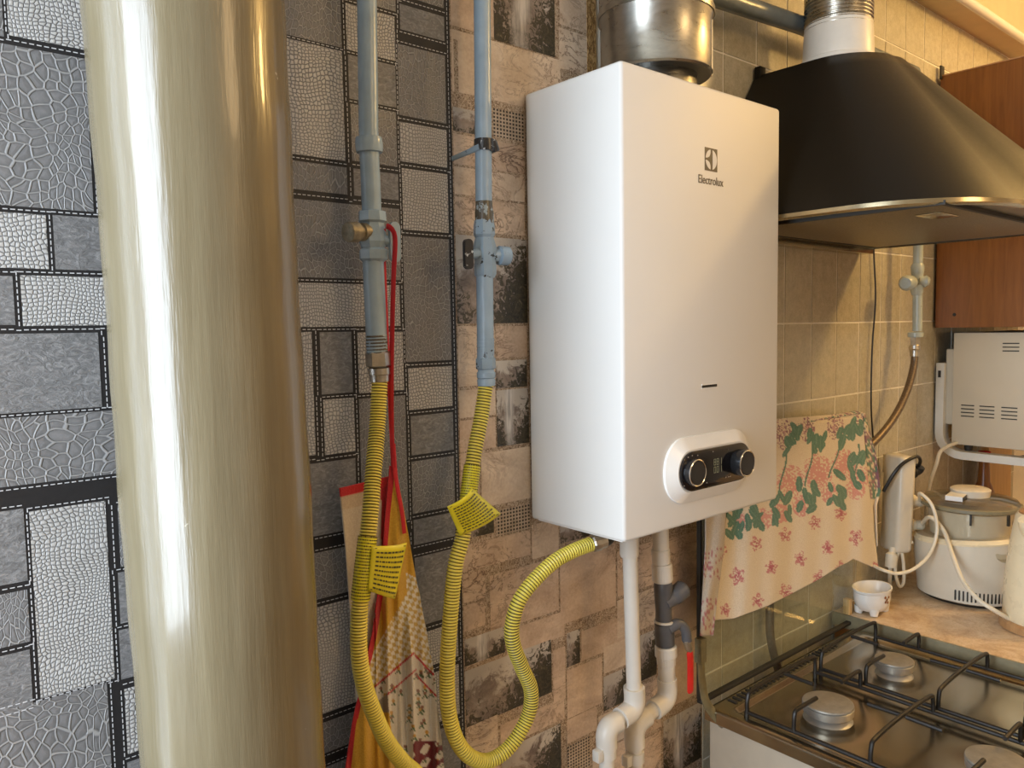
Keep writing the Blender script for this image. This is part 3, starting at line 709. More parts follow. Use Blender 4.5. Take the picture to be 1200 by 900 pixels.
# ------------------------------------------------------------------ apron
ap = thing('apron', 'folded yellow and white checked apron with red trim hanging on the left gas valve', 'apron')
def pl(tab, v):
    if v <= tab[0][0]: return tab[0][1]
    for (a, b), (c, d) in zip(tab, tab[1:]):
        if v <= c: return b+(d-b)*(v-a)/(c-a)
    return tab[-1][1]
YEL = (.62, .36, .035); CRE = (.66, .58, .47); RED = (.50, .02, .03); WHI = (.70, .66, .58); GRE = (.08, .14, .06); MAR = (.17, .015, .02)
rf = random.Random(11)
flowers = [(rf.uniform(445, 520), rf.uniform(775, 893), rf.random()) for _ in range(60)]
def lr(a, b, u): return a+(b-a)*u
def apcol(u, v):
    # main panel
    lft = pl([(545, 458), (600, 452), (650, 448), (700, 443), (740, 437), (790, 426), (850, 412), (930, 402)], v)
    if u < lft+5.5: return RED
    crease = pl([(560, 470), (700, 477), (800, 490), (900, 498)], v)
    if v > 798+(u-408)*-.0 and u < pl([(798, 425), (830, 437), (895, 458), (930, 470)], v): return YEL
    if u < crease:
        chk_top = 772-(u-433)*1.75
        flr_top = 806-(u-436)*.86
        if v > flr_top+22 and u < 452+ (v-800)*.12: return YEL if v > 835 else (.30, .25, .2)
    else:
        chk_top = 672+(u-477)*.5; flr_top = 765+(u-485)*1.05
    if v < chk_top: return YEL
    if v < flr_top:
        q = (int(math.floor((u*.94-v*.34)/4.6))+int(math.floor((u*.34+v*.94)/4.6))) % 2
        return (.76, .73, .66) if q else (.56, .40, .12)
    if v < flr_top+3: return RED
    if flr_top+22 < v < flr_top+24.5: return RED
    if v > 868 and u > 484:
        if math.sin(u*.35)+math.sin(v*.4+u*.2) > -.4: return MAR
    for fu, fv, k in flowers:
        du, dv = u-fu, v-fv
        if abs(du) < 4 and abs(dv) < 6:
            if du*du+dv*dv < 4.2: return (.55, .30, .06) if k > .45 else (.25, .12, .08)
            if abs(du-.35*dv) < .9 and dv > 0 and dv < 6: return GRE
            if abs(dv-3-abs(du)*.9) < .9 and abs(du) < 3.6: return GRE
    return WHI
def cloth(name, parent, rows, L, R, yf, colf, m, n=90, th=.0014, tonorm=True):
    V, C = [], []
    for v in rows:
        a, b = pl(L, v), pl(R, v)
        for i in range(n+1):
            s = i/n; u = a+(b-a)*s
            V.append(at(u, v, y=yf(s, v, u))); C.append(colf(u, v))
    F = [(j*(n+1)+i, j*(n+1)+i+1, (j+1)*(n+1)+i+1, (j+1)*(n+1)+i) for j in range(len(rows)-1) for i in range(n)]
    o = mk(name, V, F, m, parent, True)
    ca = o.data.color_attributes.new('Print', 'FLOAT_COLOR', 'POINT')
    ca.data.foreach_set('color', [c for q in C for c in (q[0], q[1], q[2], 1)])
    md = o.modifiers.new('thick', 'SOLIDIFY'); md.thickness = th; md.offset = 1
    return o
rows = [546+i*1.6 for i in range(int((985-546)/1.6))]
def yap(s, v, u):
    k = min(1, (v-546)/170)
    cr = pl([(560, 470), (700, 477), (800, 490), (900, 498)], v)
    f = -.007*math.exp(-((u-cr+4)/7)**2) + .006*math.exp(-((u-cr-3)/4)**2)
    f += .003*math.sin(u*.22+v*.006)*k + .0035*math.sin((u-455)*.45-v*.01)*k*(1 if u > 440 else .3)
    return -.040+f*k
cloth('apron_cloth', ap, rows, [(545, 457), (600, 452), (650, 448), (700, 443), (740, 437), (790, 426), (850, 412), (930, 402), (985, 398)],
      [(545, 462), (570, 468), (600, 474), (640, 481), (680, 488), (740, 500), (800, 509), (870, 518), (985, 528)], yap, apcol, M['apron'], 110)
def cre(u, v):
    top = 572-(u-397)*.22
    if v < top+11: return (.60, .025, .03)
    if u > 446: return RED
    return CRE if v > top+26 else (.62, .50, .36)
o = cloth('apron_bib', ap, [0+i*.01 for i in range(101)], [(0, 0), (1, 1)], [(0, 0), (1, 1)], lambda s, v, u: 0, lambda u, v: CRE, M['apron'], 4)
bpy.data.objects.remove(o)
# bib: cream panel folded to the left, sloping top hem
V, C, F = [], [], []
nu, nv = 40, 130
for j in range(nv+1):
    for i in range(nu+1):
        s, t = i/nu, j/nv; vv = 572+t*250
        ul = pl([(560, 396), (640, 404), (720, 410), (822, 418)], vv); ur = pl([(560, 456), (640, 452), (740, 442), (822, 426)], vv)
        u = ul+(ur-ul)*s; v = vv-(u-397)*.24*(1-t)
        V.append(at(u, v, y=-.024+.004*math.sin(s*5+t*2)-.004*s)); C.append(cre(u, v))
F = [(j*(nu+1)+i, j*(nu+1)+i+1, (j+1)*(nu+1)+i+1, (j+1)*(nu+1)+i) for j in range(nv) for i in range(nu)]
o = mk('apron_bib', V, F, M['apron'], ap, True); ca = o.data.color_attributes.new('Print', 'FLOAT_COLOR', 'POINT')
ca.data.foreach_set('color', [c for q in C for c in (q[0], q[1], q[2], 1)]); md = o.modifiers.new('thick', 'SOLIDIFY'); md.thickness = .0014
# straps: flat red tape looped over the lever
def strap(pts, w, parent):
    P = resample(spline([at(u, v, y=y) for u, v, y in pts], 10), .004)[0]
    return ob('strap', tube(P, w, 8, flat=.28), M['apron_red'], parent)
strap([(453, 265, -.056), (459, 268, -.062), (463, 282, -.063), (461, 330, -.058), (459, 420, -.050), (459, 500, -.044), (461, 548, -.042)], .0030, ap)
strap([(450, 268, -.052), (450, 300, -.048), (454, 400, -.044), (458, 500, -.042), (462, 550, -.041)], .0022, ap)
strap([(461, 520, -.042), (464, 560, -.044), (471, 600, -.046), (474, 625, -.046)], .0026, ap)

# ------------------------------------------------------------------ water heater
wh = thing('water_heater', 'white wall-mounted gas water heater with black control panel', 'water heater')
HY = -.1676
casing = bbox('casing', 0, .33, HY, -.004, 1.2, 1.75, .0045, M['white_metal'], wh, 3)
pan = bbox('bottom_plate', .008, .322, HY+.01, -.01, 1.1975, 1.2005, 0, M['bezel'], wh)
def hp(u, v, off=0): return at(u, v, y=HY-off)
# control panel in the x-z plane of the front
c0 = hp(834, 546); cx, cz = .163, 1.2715
def stad(w, h, y, n=14):
    r = h/2; P = []
    for sx, a0 in ((1, -90), (-1, 90)):
        for k in range(n+1):
            a = math.radians(a0+180*k/n); P.append((cx+sx*(w/2-r)+r*math.cos(a)*1.0, y, cz+r*math.sin(a)))
    return P
def outer(w, h, y, r, n=8):
    return [(x, y, z) for x, z in rrect(cx, cz, w, h, r, n)]
N_ = 8
def ring(w, h, y, r): return [(x, y, z) for x, z in rrect(cx, cz, w, h, r, N_)]
ob('control_bezel', loft([ring(.182, .083, HY, .0385), ring(.182, .083, HY-.003, .0385), ring(.154, .054, HY-.012, .0265), ring(.149, .050, HY-.0118, .0249)], True, True), M['bezel'], wh, True, sharp=20)
ob('control_glass', loft([ring(.150, .0495, HY-.0115, .0246), ring(.150, .0495, HY-.0145, .0246), ring(.146, .0455, HY-.0156, .0226)]), M['black_gloss'], wh)
def knob(x, z, r, ln):
    k = ob('control_knob', prof((x, HY-.0155, z), (x, HY-.0155-ln, z), [(0, r*.98), (.8, r), (.92, r*.98), (.93, r*.86), (1, r*.84)], 36), M['knob_black'], wh)
    V, F = [], []
    ys = HY-.0155-ln*.96
    P = [Vector((x+r*.95*math.cos(a), ys, z+r*.95*math.sin(a))) for a in [2*PI*i/48 for i in range(48)]]; P.append(P[0])
    ob('chrome_ring', tube(P, .0009, 6, caps=False), M['chrome'], k)
knob(.1085, 1.2715, .0170, .009); knob(.2070, 1.2715, .0175, .015)
# segment digits 88 in two rows, tiny print marks
def segs(x, z, w, h, ch):
    S7 = {'8': 'abcdefg', '0': 'abcdef', '1': 'bc'}; t = .0006; out = []
    G7 = {'a': (x, x+w, z+h-t, z+h), 'd': (x, x+w, z, z+t), 'g': (x, x+w, z+h/2-t/2, z+h/2+t/2), 'f': (x, x+t, z+h/2, z+h), 'e': (x, x+t, z, z+h/2), 'b': (x+w-t, x+w, z+h/2, z+h), 'c': (x+w-t, x+w, z, z+h/2)}
    for s in S7[ch]:
        a, b, c, d = G7[s]; out.append(box(a, b, HY-.0163, HY-.01605, c, d))
    return out
parts = []
for i, ch in enumerate('881'): parts += segs(.1530+i*.0062, 1.2740, .0042, .0082, ch)
for i, ch in enumerate('001'): parts += segs(.1530+i*.0062, 1.2640, .0042, .0082, ch)
V, F, _ = merge(parts); ob('display_digits', (V, F), M['digit'], wh, False)
marks = []
for (mx, mz) in ((.112, 1.2905), (.120, 1.2915), (.131, 1.2905), (.163, 1.2915), (.196, 1.2905), (.104, 1.2560), (.150, 1.2535), (.191, 1.2545), (.197, 1.2545), (.201, 1.2545)):
    marks.append(box(mx-.013, mx-.0112, HY-.0163, HY-.01605, mz, mz+.0012))
for q in marks: ob('panel_mark', q, M['chrome'], wh, False)
ob('sight_slot', merge([box(.150, .182, HY-.0004, HY+.001, 1.3722, 1.3757)])[:2], M['dark'], wh, False)
ob('slot_rim', merge([box(.149, .183, HY-.0012, HY+.001, 1.3757, 1.3768), box(.149, .183, HY-.0012, HY+.001, 1.3712, 1.3722)])[:2], M['bezel'], wh, False)
# emblem: dark square with three pale lobes
ex, ez, es = .1685, 1.6605, .0265
lg = ob('emblem', box(ex-es/2, ex+es/2, HY-.0003, HY+.001, ez-es/2-.001, ez+es/2+.001), M['logo'], wh, False)
def flatpoly(pts, y): return [(x, y, z) for x, z in pts], [tuple(range(len(pts)))]
R_ = es*.455
def arc(a0, a1, n=14): return [(ex+R_*math.cos(math.radians(a0+(a1-a0)*k/n)), ez+R_*1.04*math.sin(math.radians(a0+(a1-a0)*k/n))) for k in range(n+1)]
def bez(p, c, q, n=10): return [((1-t)**2*p[0]+2*t*(1-t)*c[0]+t*t*q[0], (1-t)**2*p[1]+2*t*(1-t)*c[1]+t*t*q[1]) for t in [k/n for k in range(1, n)]]
lobe1 = arc(-78, 78); lobe1 += bez(lobe1[-1], (ex+.0030, ez), lobe1[0])
lobe2 = arc(98, 174); lobe2 += bez(lobe2[-1], (ex-.0005, ez+.0012), lobe2[0])
lobe3 = arc(186, 262); lobe3 += bez(lobe3[-1], (ex-.0005, ez-.0012), lobe3[0])
V, F, _ = merge([flatpoly(l, HY-.0006) for l in (lobe1, lobe2, lobe3)]); mk('emblem_lobes', V, F, M['white_metal'], lg)
def text(s, size, mtx, m, name, parent, ext=.0002, sx=1):
    cu = bpy.data.curves.new('lettering', 'FONT'); cu.body = s; cu.size = size; cu.extrude = ext; cu.align_x = 'CENTER'; cu.offset = 0
    o = bpy.data.objects.new('tmp', cu); COL.objects.link(o)
    bpy.context.view_layer.update(); me = bpy.data.meshes.new_from_object(o.evaluated_get(bpy.context.evaluated_depsgraph_get()))
    bpy.data.objects.remove(o); me.materials.clear(); me.materials.append(m)
    q = bpy.data.objects.new(name, me); COL.objects.link(q); q.parent = parent; q.matrix_local = mtx; q.scale = (sx, 1, 1); return q
mm = Matrix.Translation((.1680, HY-.0003, 1.6295)) @ Matrix.Rotation(PI/2, 4, 'X')
q = text('Electrolux', .0162, mm, M['logo'], 'lettering', wh)
q.scale = (.80, .92, 1)
ob('flue_collar', prof((.158, -.088, 1.749), (.158, -.088, 1.80), [(0, .056), (.1, .0535), (1, .0535)], 48), M['galv'], wh)
fd = thing('flue_duct', 'galvanised steel exhaust duct rising from the top of the water heater', 'duct')
FX, FY = .158, -.088
ob('duct_section', prof((FX, FY, 1.778), (FX, FY, 1.856), [(0, .060), (0, .0715), (.03, .0735), (.06, .0722), (.9, .0722), (.95, .0745), (1, .0745)], 64), M['galv'], fd)
ob('duct_section', prof((FX, FY, 1.853), (FX, FY, ZC-.002), [(0, .0730), (.0, .0762), (.012, .0762), (.014, .0740), (1, .0740)], 64), M['galv'], fd)
ob('duct_mouth', prof((FX, FY, 1.7775), (FX, FY, 1.7785), [(0, .0535), (0, .071), (1, .071)], 48), M['galv_dark'], fd)
ob('duct_seam', tube([(FX+.055, FY-.049, 1.78), (FX+.055, FY-.049, 1.853)], .0016, 8), M['galv'], fd)

# ------------------------------------------------------------------ white water pipes under the heater
def fit(name, a, b, r, m, par, extra=None, seg=24): return ob(name, prof(a, b, extra or [(0, r*.93), (.06, r), (.94, r), (1, r*.93)], seg), m, par)
wa = thing('water_pipe', 'white plastic water pipe under the heater front corner, bending left at the bottom', 'pipe')
AY = -.072; RA = .0102
def pa(u, v, y=AY): return at(u, v, y=y)
A0 = Vector((pa(737, 637).x, AY, 1.199)); A1 = pa(743, 812); A2 = pa(743, 828); A3 = pa(723, 845); A4 = pa(712, 853); A5 = pa(711, 870); A6 = pa(711, 960)
ob('pipe', tube(resample([A0, A1], .02)[0], RA, 24), M['pvc'], wa)
fit('socket', A0, pa(737.5, 652), .0130, M['pvc'], wa)
ob('elbow', tube(spline([pa(743, 805), pa(743.5, 822), pa(739, 833), pa(727, 842)], 6), .0148, 24), M['pvc'], wa)
ob('diagonal_pipe', tube([A2+Vector((-.003, 0, 0)), A3, A4], RA, 24), M['pvc'], wa)
ob('elbow', tube(spline([pa(723, 846), pa(714, 852), pa(710.5, 862), pa(711, 876)], 6), .0142, 24), M['pvc'], wa)
low = Vector((A5.x+.002, AY, .30)); ob('lower_pipe', tube([A5, A6, low], RA, 24), M['pvc'], wa)
def clip(par, c, r):
    k = ob('pipe_clip', prof(c+Vector((0, 0, .008)), c-Vector((0, 0, .008)), [(0, r), (.02, r+.0028), (.98, r+.0028), (1, r)], 20), M['pvc'], par)
    bbox('clip_ear', c.x-r-.012, c.x-r+.001, c.y-.006, c.y+.006, c.z-.008, c.z+.008, .0015, M['pvc'], k)
clip(wa, pa(711, 880), RA)
wb = thing('water_pipe', 'white plastic water pipe with grey strainer and red-handled valve under the heater', 'pipe')
BY = -.047; RB = .0108
def pb(u, v, y=BY): return at(u, v, y=y)
B0 = Vector((pb(773, 630).x, BY, 1.199))
ob('pipe', tube([B0, pb(775, 655)], .0120, 24), M['pvc'], wb)
fit('socket', pb(774, 643), pb(775, 660), .0135, M['pvc'], wb)
ob('ribbed_nut', prof(pb(775.5, 660), pb(776.5, 681), [(0, .0135), (.1, .0152), (.9, .0155), (1, .0140)], 28), M['pvc'], wb, sharp=10)
st = ob('strainer_body', prof(pb(777, 680), pb(778, 732), [(0, .0118), (.1, .0140), (.3, .0135), (.7, .0120), (.9, .0125), (1, .0110)], 24), M['grey_pvc'], wb)
ob('strainer_cap', prof(pb(779, 708, -.052), pb(802, 689, -.058), [(0, .0095), (.3, .0115), (.4, .0115), (.45, .0130), (.6, .0140), (.92, .0140), (.93, .0118), (1, .0118)], 20), M['grey_pvc'], wb)
ob('valve_body', prof(pb(778, 729), pb(779.5, 756), [(0, .0125), (.04, .0142), (.5, .0146), (.96, .0142), (1, .0120)], 24), M['grey_pvc'], wb)
ob('union_ring', prof(pb(778, 726.5), pb(778, 729.5), [(0, .0125), (.2, .0148), (.8, .0148), (1, .0125)], 24), M['pvc'], wb)
ob('valve_neck', tube(spline([pb(783, 737, -.055), pb(795, 731, -.062), pb(803, 738, -.067), pb(805, 751, -.068)], 6), [.0085]*6+[.0075]*13, 14), M['grey_pvc'], wb)
ob('lever_joint', prof(pb(804, 750, -.069), pb(808, 763, -.070), [(0, .0045), (.2, .0058), (.8, .0055), (1, .0045)], 10), M['steel'], wb)
rh = [at(u, v, y=-.071) for u, v in ((808, 763), (809, 775), (809, 800), (809, 812))]
o = ob('lever_handle', tube(spline(rh, 5), [.0045]+[.0066]*14+[.0045], 14, flat=.5), M['red'], wb); o['label'] = 'red lever handle'
ob('ribbed_nut', prof(pb(780, 756), pb(781, 778), [(0, .0140), (.08, .0165), (.55, .0165), (.6, .0145), (1, .0140)], 24), M['pvc'], wb, sharp=10)
fit('socket', pb(781, 777), pb(781.5, 797), .0128, M['pvc'], wb)
ob('elbow', tube(spline([pb(781.5, 795), pb(782, 811), pb(778, 822), pb(766, 832)], 6), .0148, 24), M['pvc'], wb)
ob('diagonal_pipe', tube([pb(776, 822), pb(755, 842), pb(747, 850)], RB, 24), M['pvc'], wb)
ob('elbow', tube(spline([pb(757, 839), pb(748, 847), pb(743.5, 858), pb(744, 874)], 6), .0148, 24), M['pvc'], wb)
q = pb(744, 870); ob('lower_pipe', tube([q, pb(745, 930), Vector((q.x+.003, BY, .30))], RB, 24), M['pvc'], wb)
clip(wb, pb(744, 886), RB)

# ------------------------------------------------------------------ range hood
hd = thing('range_hood', 'dark domed range hood with steel rim above the gas stove', 'range hood')
HX = .631
def hoodring(hw, dep, z, round_, n=10, bow=.0, y0=-.004):
    """outline: back at wall, straight sides, rounded and bowed front"""
    P = [(HX-hw, y0, z)]
    r = round_; P += [(HX-hw, -(dep-r)*k/4, z) for k in range(1, 5)]
    for k in range(1, n+1):
        a = PI+ (PI/2)*k/n; P.append((HX-hw+r+r*math.cos(a), -(dep-r)+r*math.sin(a), z))
    m = 8
    for k in range(1, m+1):
        t = k/m; xx = HX-hw+r+(2*hw-2*r)*t; P.append((xx, -dep-bow*math.sin(PI*t), z))
    for k in range(1, n+1):
        a = -PI/2 + (PI/2)*k/n; P.append((HX+hw-r+r*math.cos(a), -(dep-r)+r*math.sin(a), z))
    P += [(HX+hw, -(dep-r)*(1-k/4), z) for k in range(1, 5)]
    P[-1] = (HX+hw, y0, z)
    return P
L = []
for t in [0, .08, .2, .35, .5, .65, .8, .92, 1]:
    s = 1-(1-t)**1.06
    L.append(hoodring(.289*(1-t)+.105*t, .415*(1-t)+.198*t, 1.607+.265*t, .16*(1-t)+.085*t, bow=.050*(1-t)+.004*t))
ob('hood_body', loft(L, False, True), M['hood'], hd, True, sharp=50)
rim = [hoodring(.287, .413, 1.607, .16, bow=.05), hoodring(.2915, .4185, 1.6065, .162, bow=.05), hoodring(.292, .419, 1.601, .162, bow=.05), hoodring(.289, .414, 1.599, .16, bow=.05), hoodring(.281, .404, 1.599, .155, bow=.048), hoodring(.281, .404, 1.606, .155, bow=.048)]
ob('hood_rim', loft(rim, False, False), M['hood_rim'], hd, True, sharp=60)
ob('underside', loft([hoodring(.282, .405, 1.6035, .155, bow=.048), hoodring(.282, .405, 1.606, .155, bow=.048)]), M['hood_under'], hd, False)
ob('back_flange', merge([box(HX-.283, HX+.283, -.03, -.006, 1.590, 1.604)])[:2], M['hood_rim'], hd, False)
flt = bbox('filter', HX-.245, HX+.245, -.36, -.055, 1.5985, 1.6035, .0015, M['filter'], hd)
V, F, _ = merge([box(HX-.251, HX+.251, -.366, -.360, 1.598, 1.6035), box(HX-.251, HX+.251, -.055, -.049, 1.598, 1.6035), box(HX-.251, HX-.245, -.36, -.055, 1.598, 1.6035), box(HX+.245, HX+.251, -.36, -.055, 1.598, 1.6035)])
ob('filter_gasket', (V, F), M['dark'], flt, False)
bbox('filter_latch', HX-.18, HX-.12, -.335, -.30, 1.5965, 1.5985, .001, M['hood_rim'], flt)
bbox('mounting_tab', .522, .540, -.016, -.004, 1.865, 1.887, .002, M['hood'], hd)
# exhaust
xd = thing('exhaust_duct', 'corrugated foil duct with white plastic adapter on top of the range hood', 'duct')
DX, DY = .607, -.108
ob('adapter', prof((DX, DY, 1.8725), (DX, DY, 1.945), [(0, .068), (.04, .068), (.06, .063), (.16, .062), (.2, .056), (.95, .0535), (1, .052)], 40), M['duct_plastic'], xd)
P = [Vector((DX, DY, z)) for z in np.arange(1.935, ZC-.002, .0012)]
ob('flex_duct', tube(P, [.0520+.0022*math.sin(i*PI/2.5) for i in range(len(P))], 40), M['foil'], xd, sharp=180)

# ------------------------------------------------------------------ wall cabinet, oven on its brackets
cb = thing('wall_cabinet', 'brown veneered wall cabinet hanging right of the range hood', 'cabinet')
CX0, CX1, CZ0, CZ1 = 1.285, 1.85, 1.436, 2.018
bbox('side_panel', CX0, CX0+.016, -.33, -.008, CZ0, CZ1, .0008, M['cab'], cb, 1)
bbox('side_panel', CX1-.016, CX1, -.33, -.008, CZ0, CZ1, .0008, M['cab'], cb, 1)
bbox('top_panel', CX0+.016, CX1-.016, -.33, -.008, CZ1-.016, CZ1, 0, M['cab'], cb)
bbox('bottom_panel', CX0+.016, CX1-.016, -.33, -.008, CZ0, CZ0+.016, 0, M['cab'], cb)
for a, b in ((CX0, (CX0+CX1)/2-.002), ((CX0+CX1)/2+.002, CX1)):
    d_ = bbox('door', a, b, -.348, -.331, CZ0+.002, CZ1-.002, .001, M['cab'], cb, 1)
    hx = b-.04 if a == CX0 else a+.04
    ob('handle', tube(spline([(hx, -.348, 1.50), (hx, -.368, 1.51), (hx, -.368, 1.58), (hx, -.348, 1.59)], 4), .004, 8), M['chrome'], d_)
bbox('hanger_bracket', CX0-.006, CX0+.012, -.012, -.0075, CZ1-.01, CZ1+.022, .001, M['dark'], cb, 1)
bbox('edge_strip', CX0-.0015, CX0-.0001, -.33, -.01, CZ1-.0025, CZ1, 0, M['cab_edge'], cb)
for yy in (-.05, -.27):
    ob('cam_screw', prof((CX0-.0008, yy, CZ0+.03), (CX0+.001, yy, CZ0+.03), [(0, .004), (1, .004)], 12), M['dark'], cb)

bk = thing('oven_shelf_bracket', 'white L-shaped wall brackets carrying the cream mini oven', 'bracket')
def lbracket(x):
    w = .030
    P = [(-.010, 1.352), (-.010, 1.19)] ; r = .05
    P = [(-.016, 1.352), (-.016, 1.185)] + [(-.016-r+r*math.cos(a), 1.185+ -r*math.sin(a)) for a in [PI/2*k/6 for k in range(1, 7)]] + [(-.36, 1.135)]
    outer_ = P; t = .018
    inner = [(-.016-t*.0, 0)]
    V = []
    n = len(P)
    for i, (y, z) in enumerate(P):
        a = Vector(P[max(0, i-1)]); b = Vector(P[min(n-1, i+1)]); d = (b-a).normalized(); nn = Vector((-d.y, d.x))
        # left-hand normal; thickness inwards
        for s in (-.009, .009):
            for xx in (x, x+w): V.append((xx, y+nn.x*s, z+nn.y*s))
    F = []
    for i in range(n-1):
        a = i*4; b = a+4
        F += [(a, a+1, b+1, b), (a+2, b+2, b+3, a+3), (a, b, b+2, a+2), (a+1, a+3, b+3, b+1)]
    F += [(0, 2, 3, 1), ((n-1)*4, (n-1)*4+1, (n-1)*4+3, (n-1)*4+2)]
    return ob('bracket_arm', (V, F), M['bracket'], bk, True, sharp=30)
lbracket(1.300); lbracket(1.62)
bbox('bracket_slot', 1.2985, 1.3000, -.018, -.012, 1.318, 1.334, 0, M['dark'], bk)
bbox('cross_bar', 1.331, 1.619, -.20, -.17, 1.132, 1.140, .001, M['bracket'], bk, 1)
ov = thing('mini_oven', 'cream mini oven with vent slots under the wall cabinet', 'oven')
OX0, OX1, OZ0, OZ1 = 1.305, 1.72, 1.160, 1.424
bbox('oven_casing', OX0, OX1, -.36, -.042, OZ0, OZ1, .003, M['oven'], ov, 2)
bbox('oven_door', OX0+.02, OX1-.09, -.375, -.3605, OZ0+.03, OZ1-.03, .003, M['black_gloss'], ov, 2)
bbox('rear_frame', OX0+.012, OX1-.012, -.0415, -.022, 1.205, 1.385, .002, M['oven'], ov, 1)
bbox('rear_panel', OX0+.014, OX1-.014, -.040, -.030, 1.215, 1.375, .0, M['dark'], ov, 1)
for xx in (OX0+.03, OX1-.03):
    for yy in (-.07, -.33): ob('foot', prof((xx, yy, OZ0+.001), (xx, yy, 1.1445), [(0, .010), (1, .008)], 12), M['dark'], ov)
V = []; parts = []
for (ya, yb) in ((-.062, -.090), (-.101, -.132), (-.146, -.178), (-.192, -.224)):
    for k in range(4): parts.append(box(OX0-.0006, OX0+.004, yb, ya, 1.2275+k*.0085, 1.2300+k*.0085))
for k in range(3): parts.append(box(OX0-.0006, OX0+.004, -.178, -.145, 1.381+k*.0085, 1.3835+k*.0085)); parts.append(box(OX0-.0006, OX0+.004, -.224, -.192, 1.381+k*.0085, 1.3835+k*.0085))
for p in parts: ob('vent_slot', p, M['dark'], ov, False)

# ------------------------------------------------------------------ stove
sv = thing('gas_stove', 'stainless steel gas stove with four burners under the range hood', 'stove')
SX0, SX1, SZ, SF = .318, .800, .852, -.56
bbox('body', SX0+.006, SX1-.004, SF+.01, -.056, .002, SZ-.018, .003, M['stove_white'], sv)
# pressed hob: grid surface with two shallow wells around burners
BUR = [(.442, -.190, .036), (.672, -.190, .030), (.455, -.418, .036), (.672, -.418, .030)]
nx, ny = 96, 100; V = []; F = []
for j in range(ny+1):
    for i in range(nx+1):
        x = SX0+(SX1-SX0)*i/nx; y = SF+(-.052-SF)*j/ny
        ex_ = min(x-SX0, SX1-x, y-SF, -.052-y); z = SZ
        if ex_ > .022: z -= .005*min(1, (ex_-.022)/.008) if y < -.088 else 0
        for bx, by, br in BUR:
            d = math.hypot(x-bx, y-by)
            if d < .085: z -= .005*(.5+.5*math.cos(PI*d/.085))*1.3 if d > 0 else 0
        if ex_ < .001: z -= .004
        V.append((x, y, z))
F = [(j*(nx+1)+i, j*(nx+1)+i+1, (j+1)*(nx+1)+i+1, (j+1)*(nx+1)+i) for j in range(ny) for i in range(nx)]
hob = mk('hob_top', V, F, M['hob'], sv, True); md = hob.modifiers.new('thick', 'SOLIDIFY'); md.thickness = .003; md.offset = -1
V, F, _ = merge([box(SX0, SX0+.003, SF, -.052, SZ-.020, SZ-.004), box(SX0, SX1, SF, SF+.003, SZ-.020, SZ-.004), box(SX1-.003, SX1, SF, -.052, SZ-.020, SZ-.004)])
ob('hob_skirt', (V, F), M['hob'], hob, False)
for i in range(27):
    xx = SX0+.045+i*.0125; ob('vent_slot', box(xx, xx+.005, -.079, -.063, SZ+.0001, SZ+.0016), M['dark'], hob, False)
lidf = thing('hob_lid', 'raised glass lid of the gas stove leaning on the tiled wall, half under the towel', 'lid')
lidf['category'] = 'lid'
bbox('glass', SX0+.004, .826, -.0415, -.0365, .859, 1.272, .0008, M['lid_glass'], lidf, 1)
bbox('edge_trim', SX0+.001, SX0+.005, -.0425, -.0355, .859, 1.272, .0, M['dark'], lidf, 1)
bbox('hinge_rail', SX0, .812, -.047, -.036, .8525, .859, .002, M['dark'], lidf, 2)
ha = [at(821, 764, y=-.055), at(823, 800, y=-.056), at(829, 826, y=-.062), at(846, 847, y=-.075)]
o = ob('hinge_arm', tube(spline(ha, 6), .0085, 10, flat=.35), M['olive_metal'], lidf); o['label'] = 'olive metal hinge arm'
ob('hinge_block', merge([box(ha[0].x-.007, ha[0].x+.007, -.061, -.049, ha[0].z-.016, ha[0].z+.022)])[:2], M['olive_metal'], lidf, False)
ob('hinge_screw', prof(ha[3]+Vector((-.002, -.002, 0)), ha[3]+Vector((-.006, -.008, 0)), [(0, .006), (.6, .006), (1, .003)], 14), M['steel'], lidf)
for bx, by, br in BUR:
    zb = SZ-.010
    b_ = ob('burner', prof((bx, by, zb), (bx, by, SZ+.014), [(0, br*1.05), (.3, br*.80), (.5, br*.82), (.52, br*1.03), (.95, br*1.05), (1, br*1.0)], 40), M['burner'], sv)
    ob('burner_cap', prof((bx, by, SZ+.0135), (bx, by, SZ+.0185), [(0, br*.98), (.3, br*1.05), (.75, br*1.03), (1, br*.9)], 40), M['cap'], b_)
    ob('spark_plug', prof((bx+br*1.35, by+.01, zb), (bx+br*1.35, by+.01, SZ+.010), [(0, .0035), (.8, .0035), (1, .001)], 8), M['bezel'], b_)
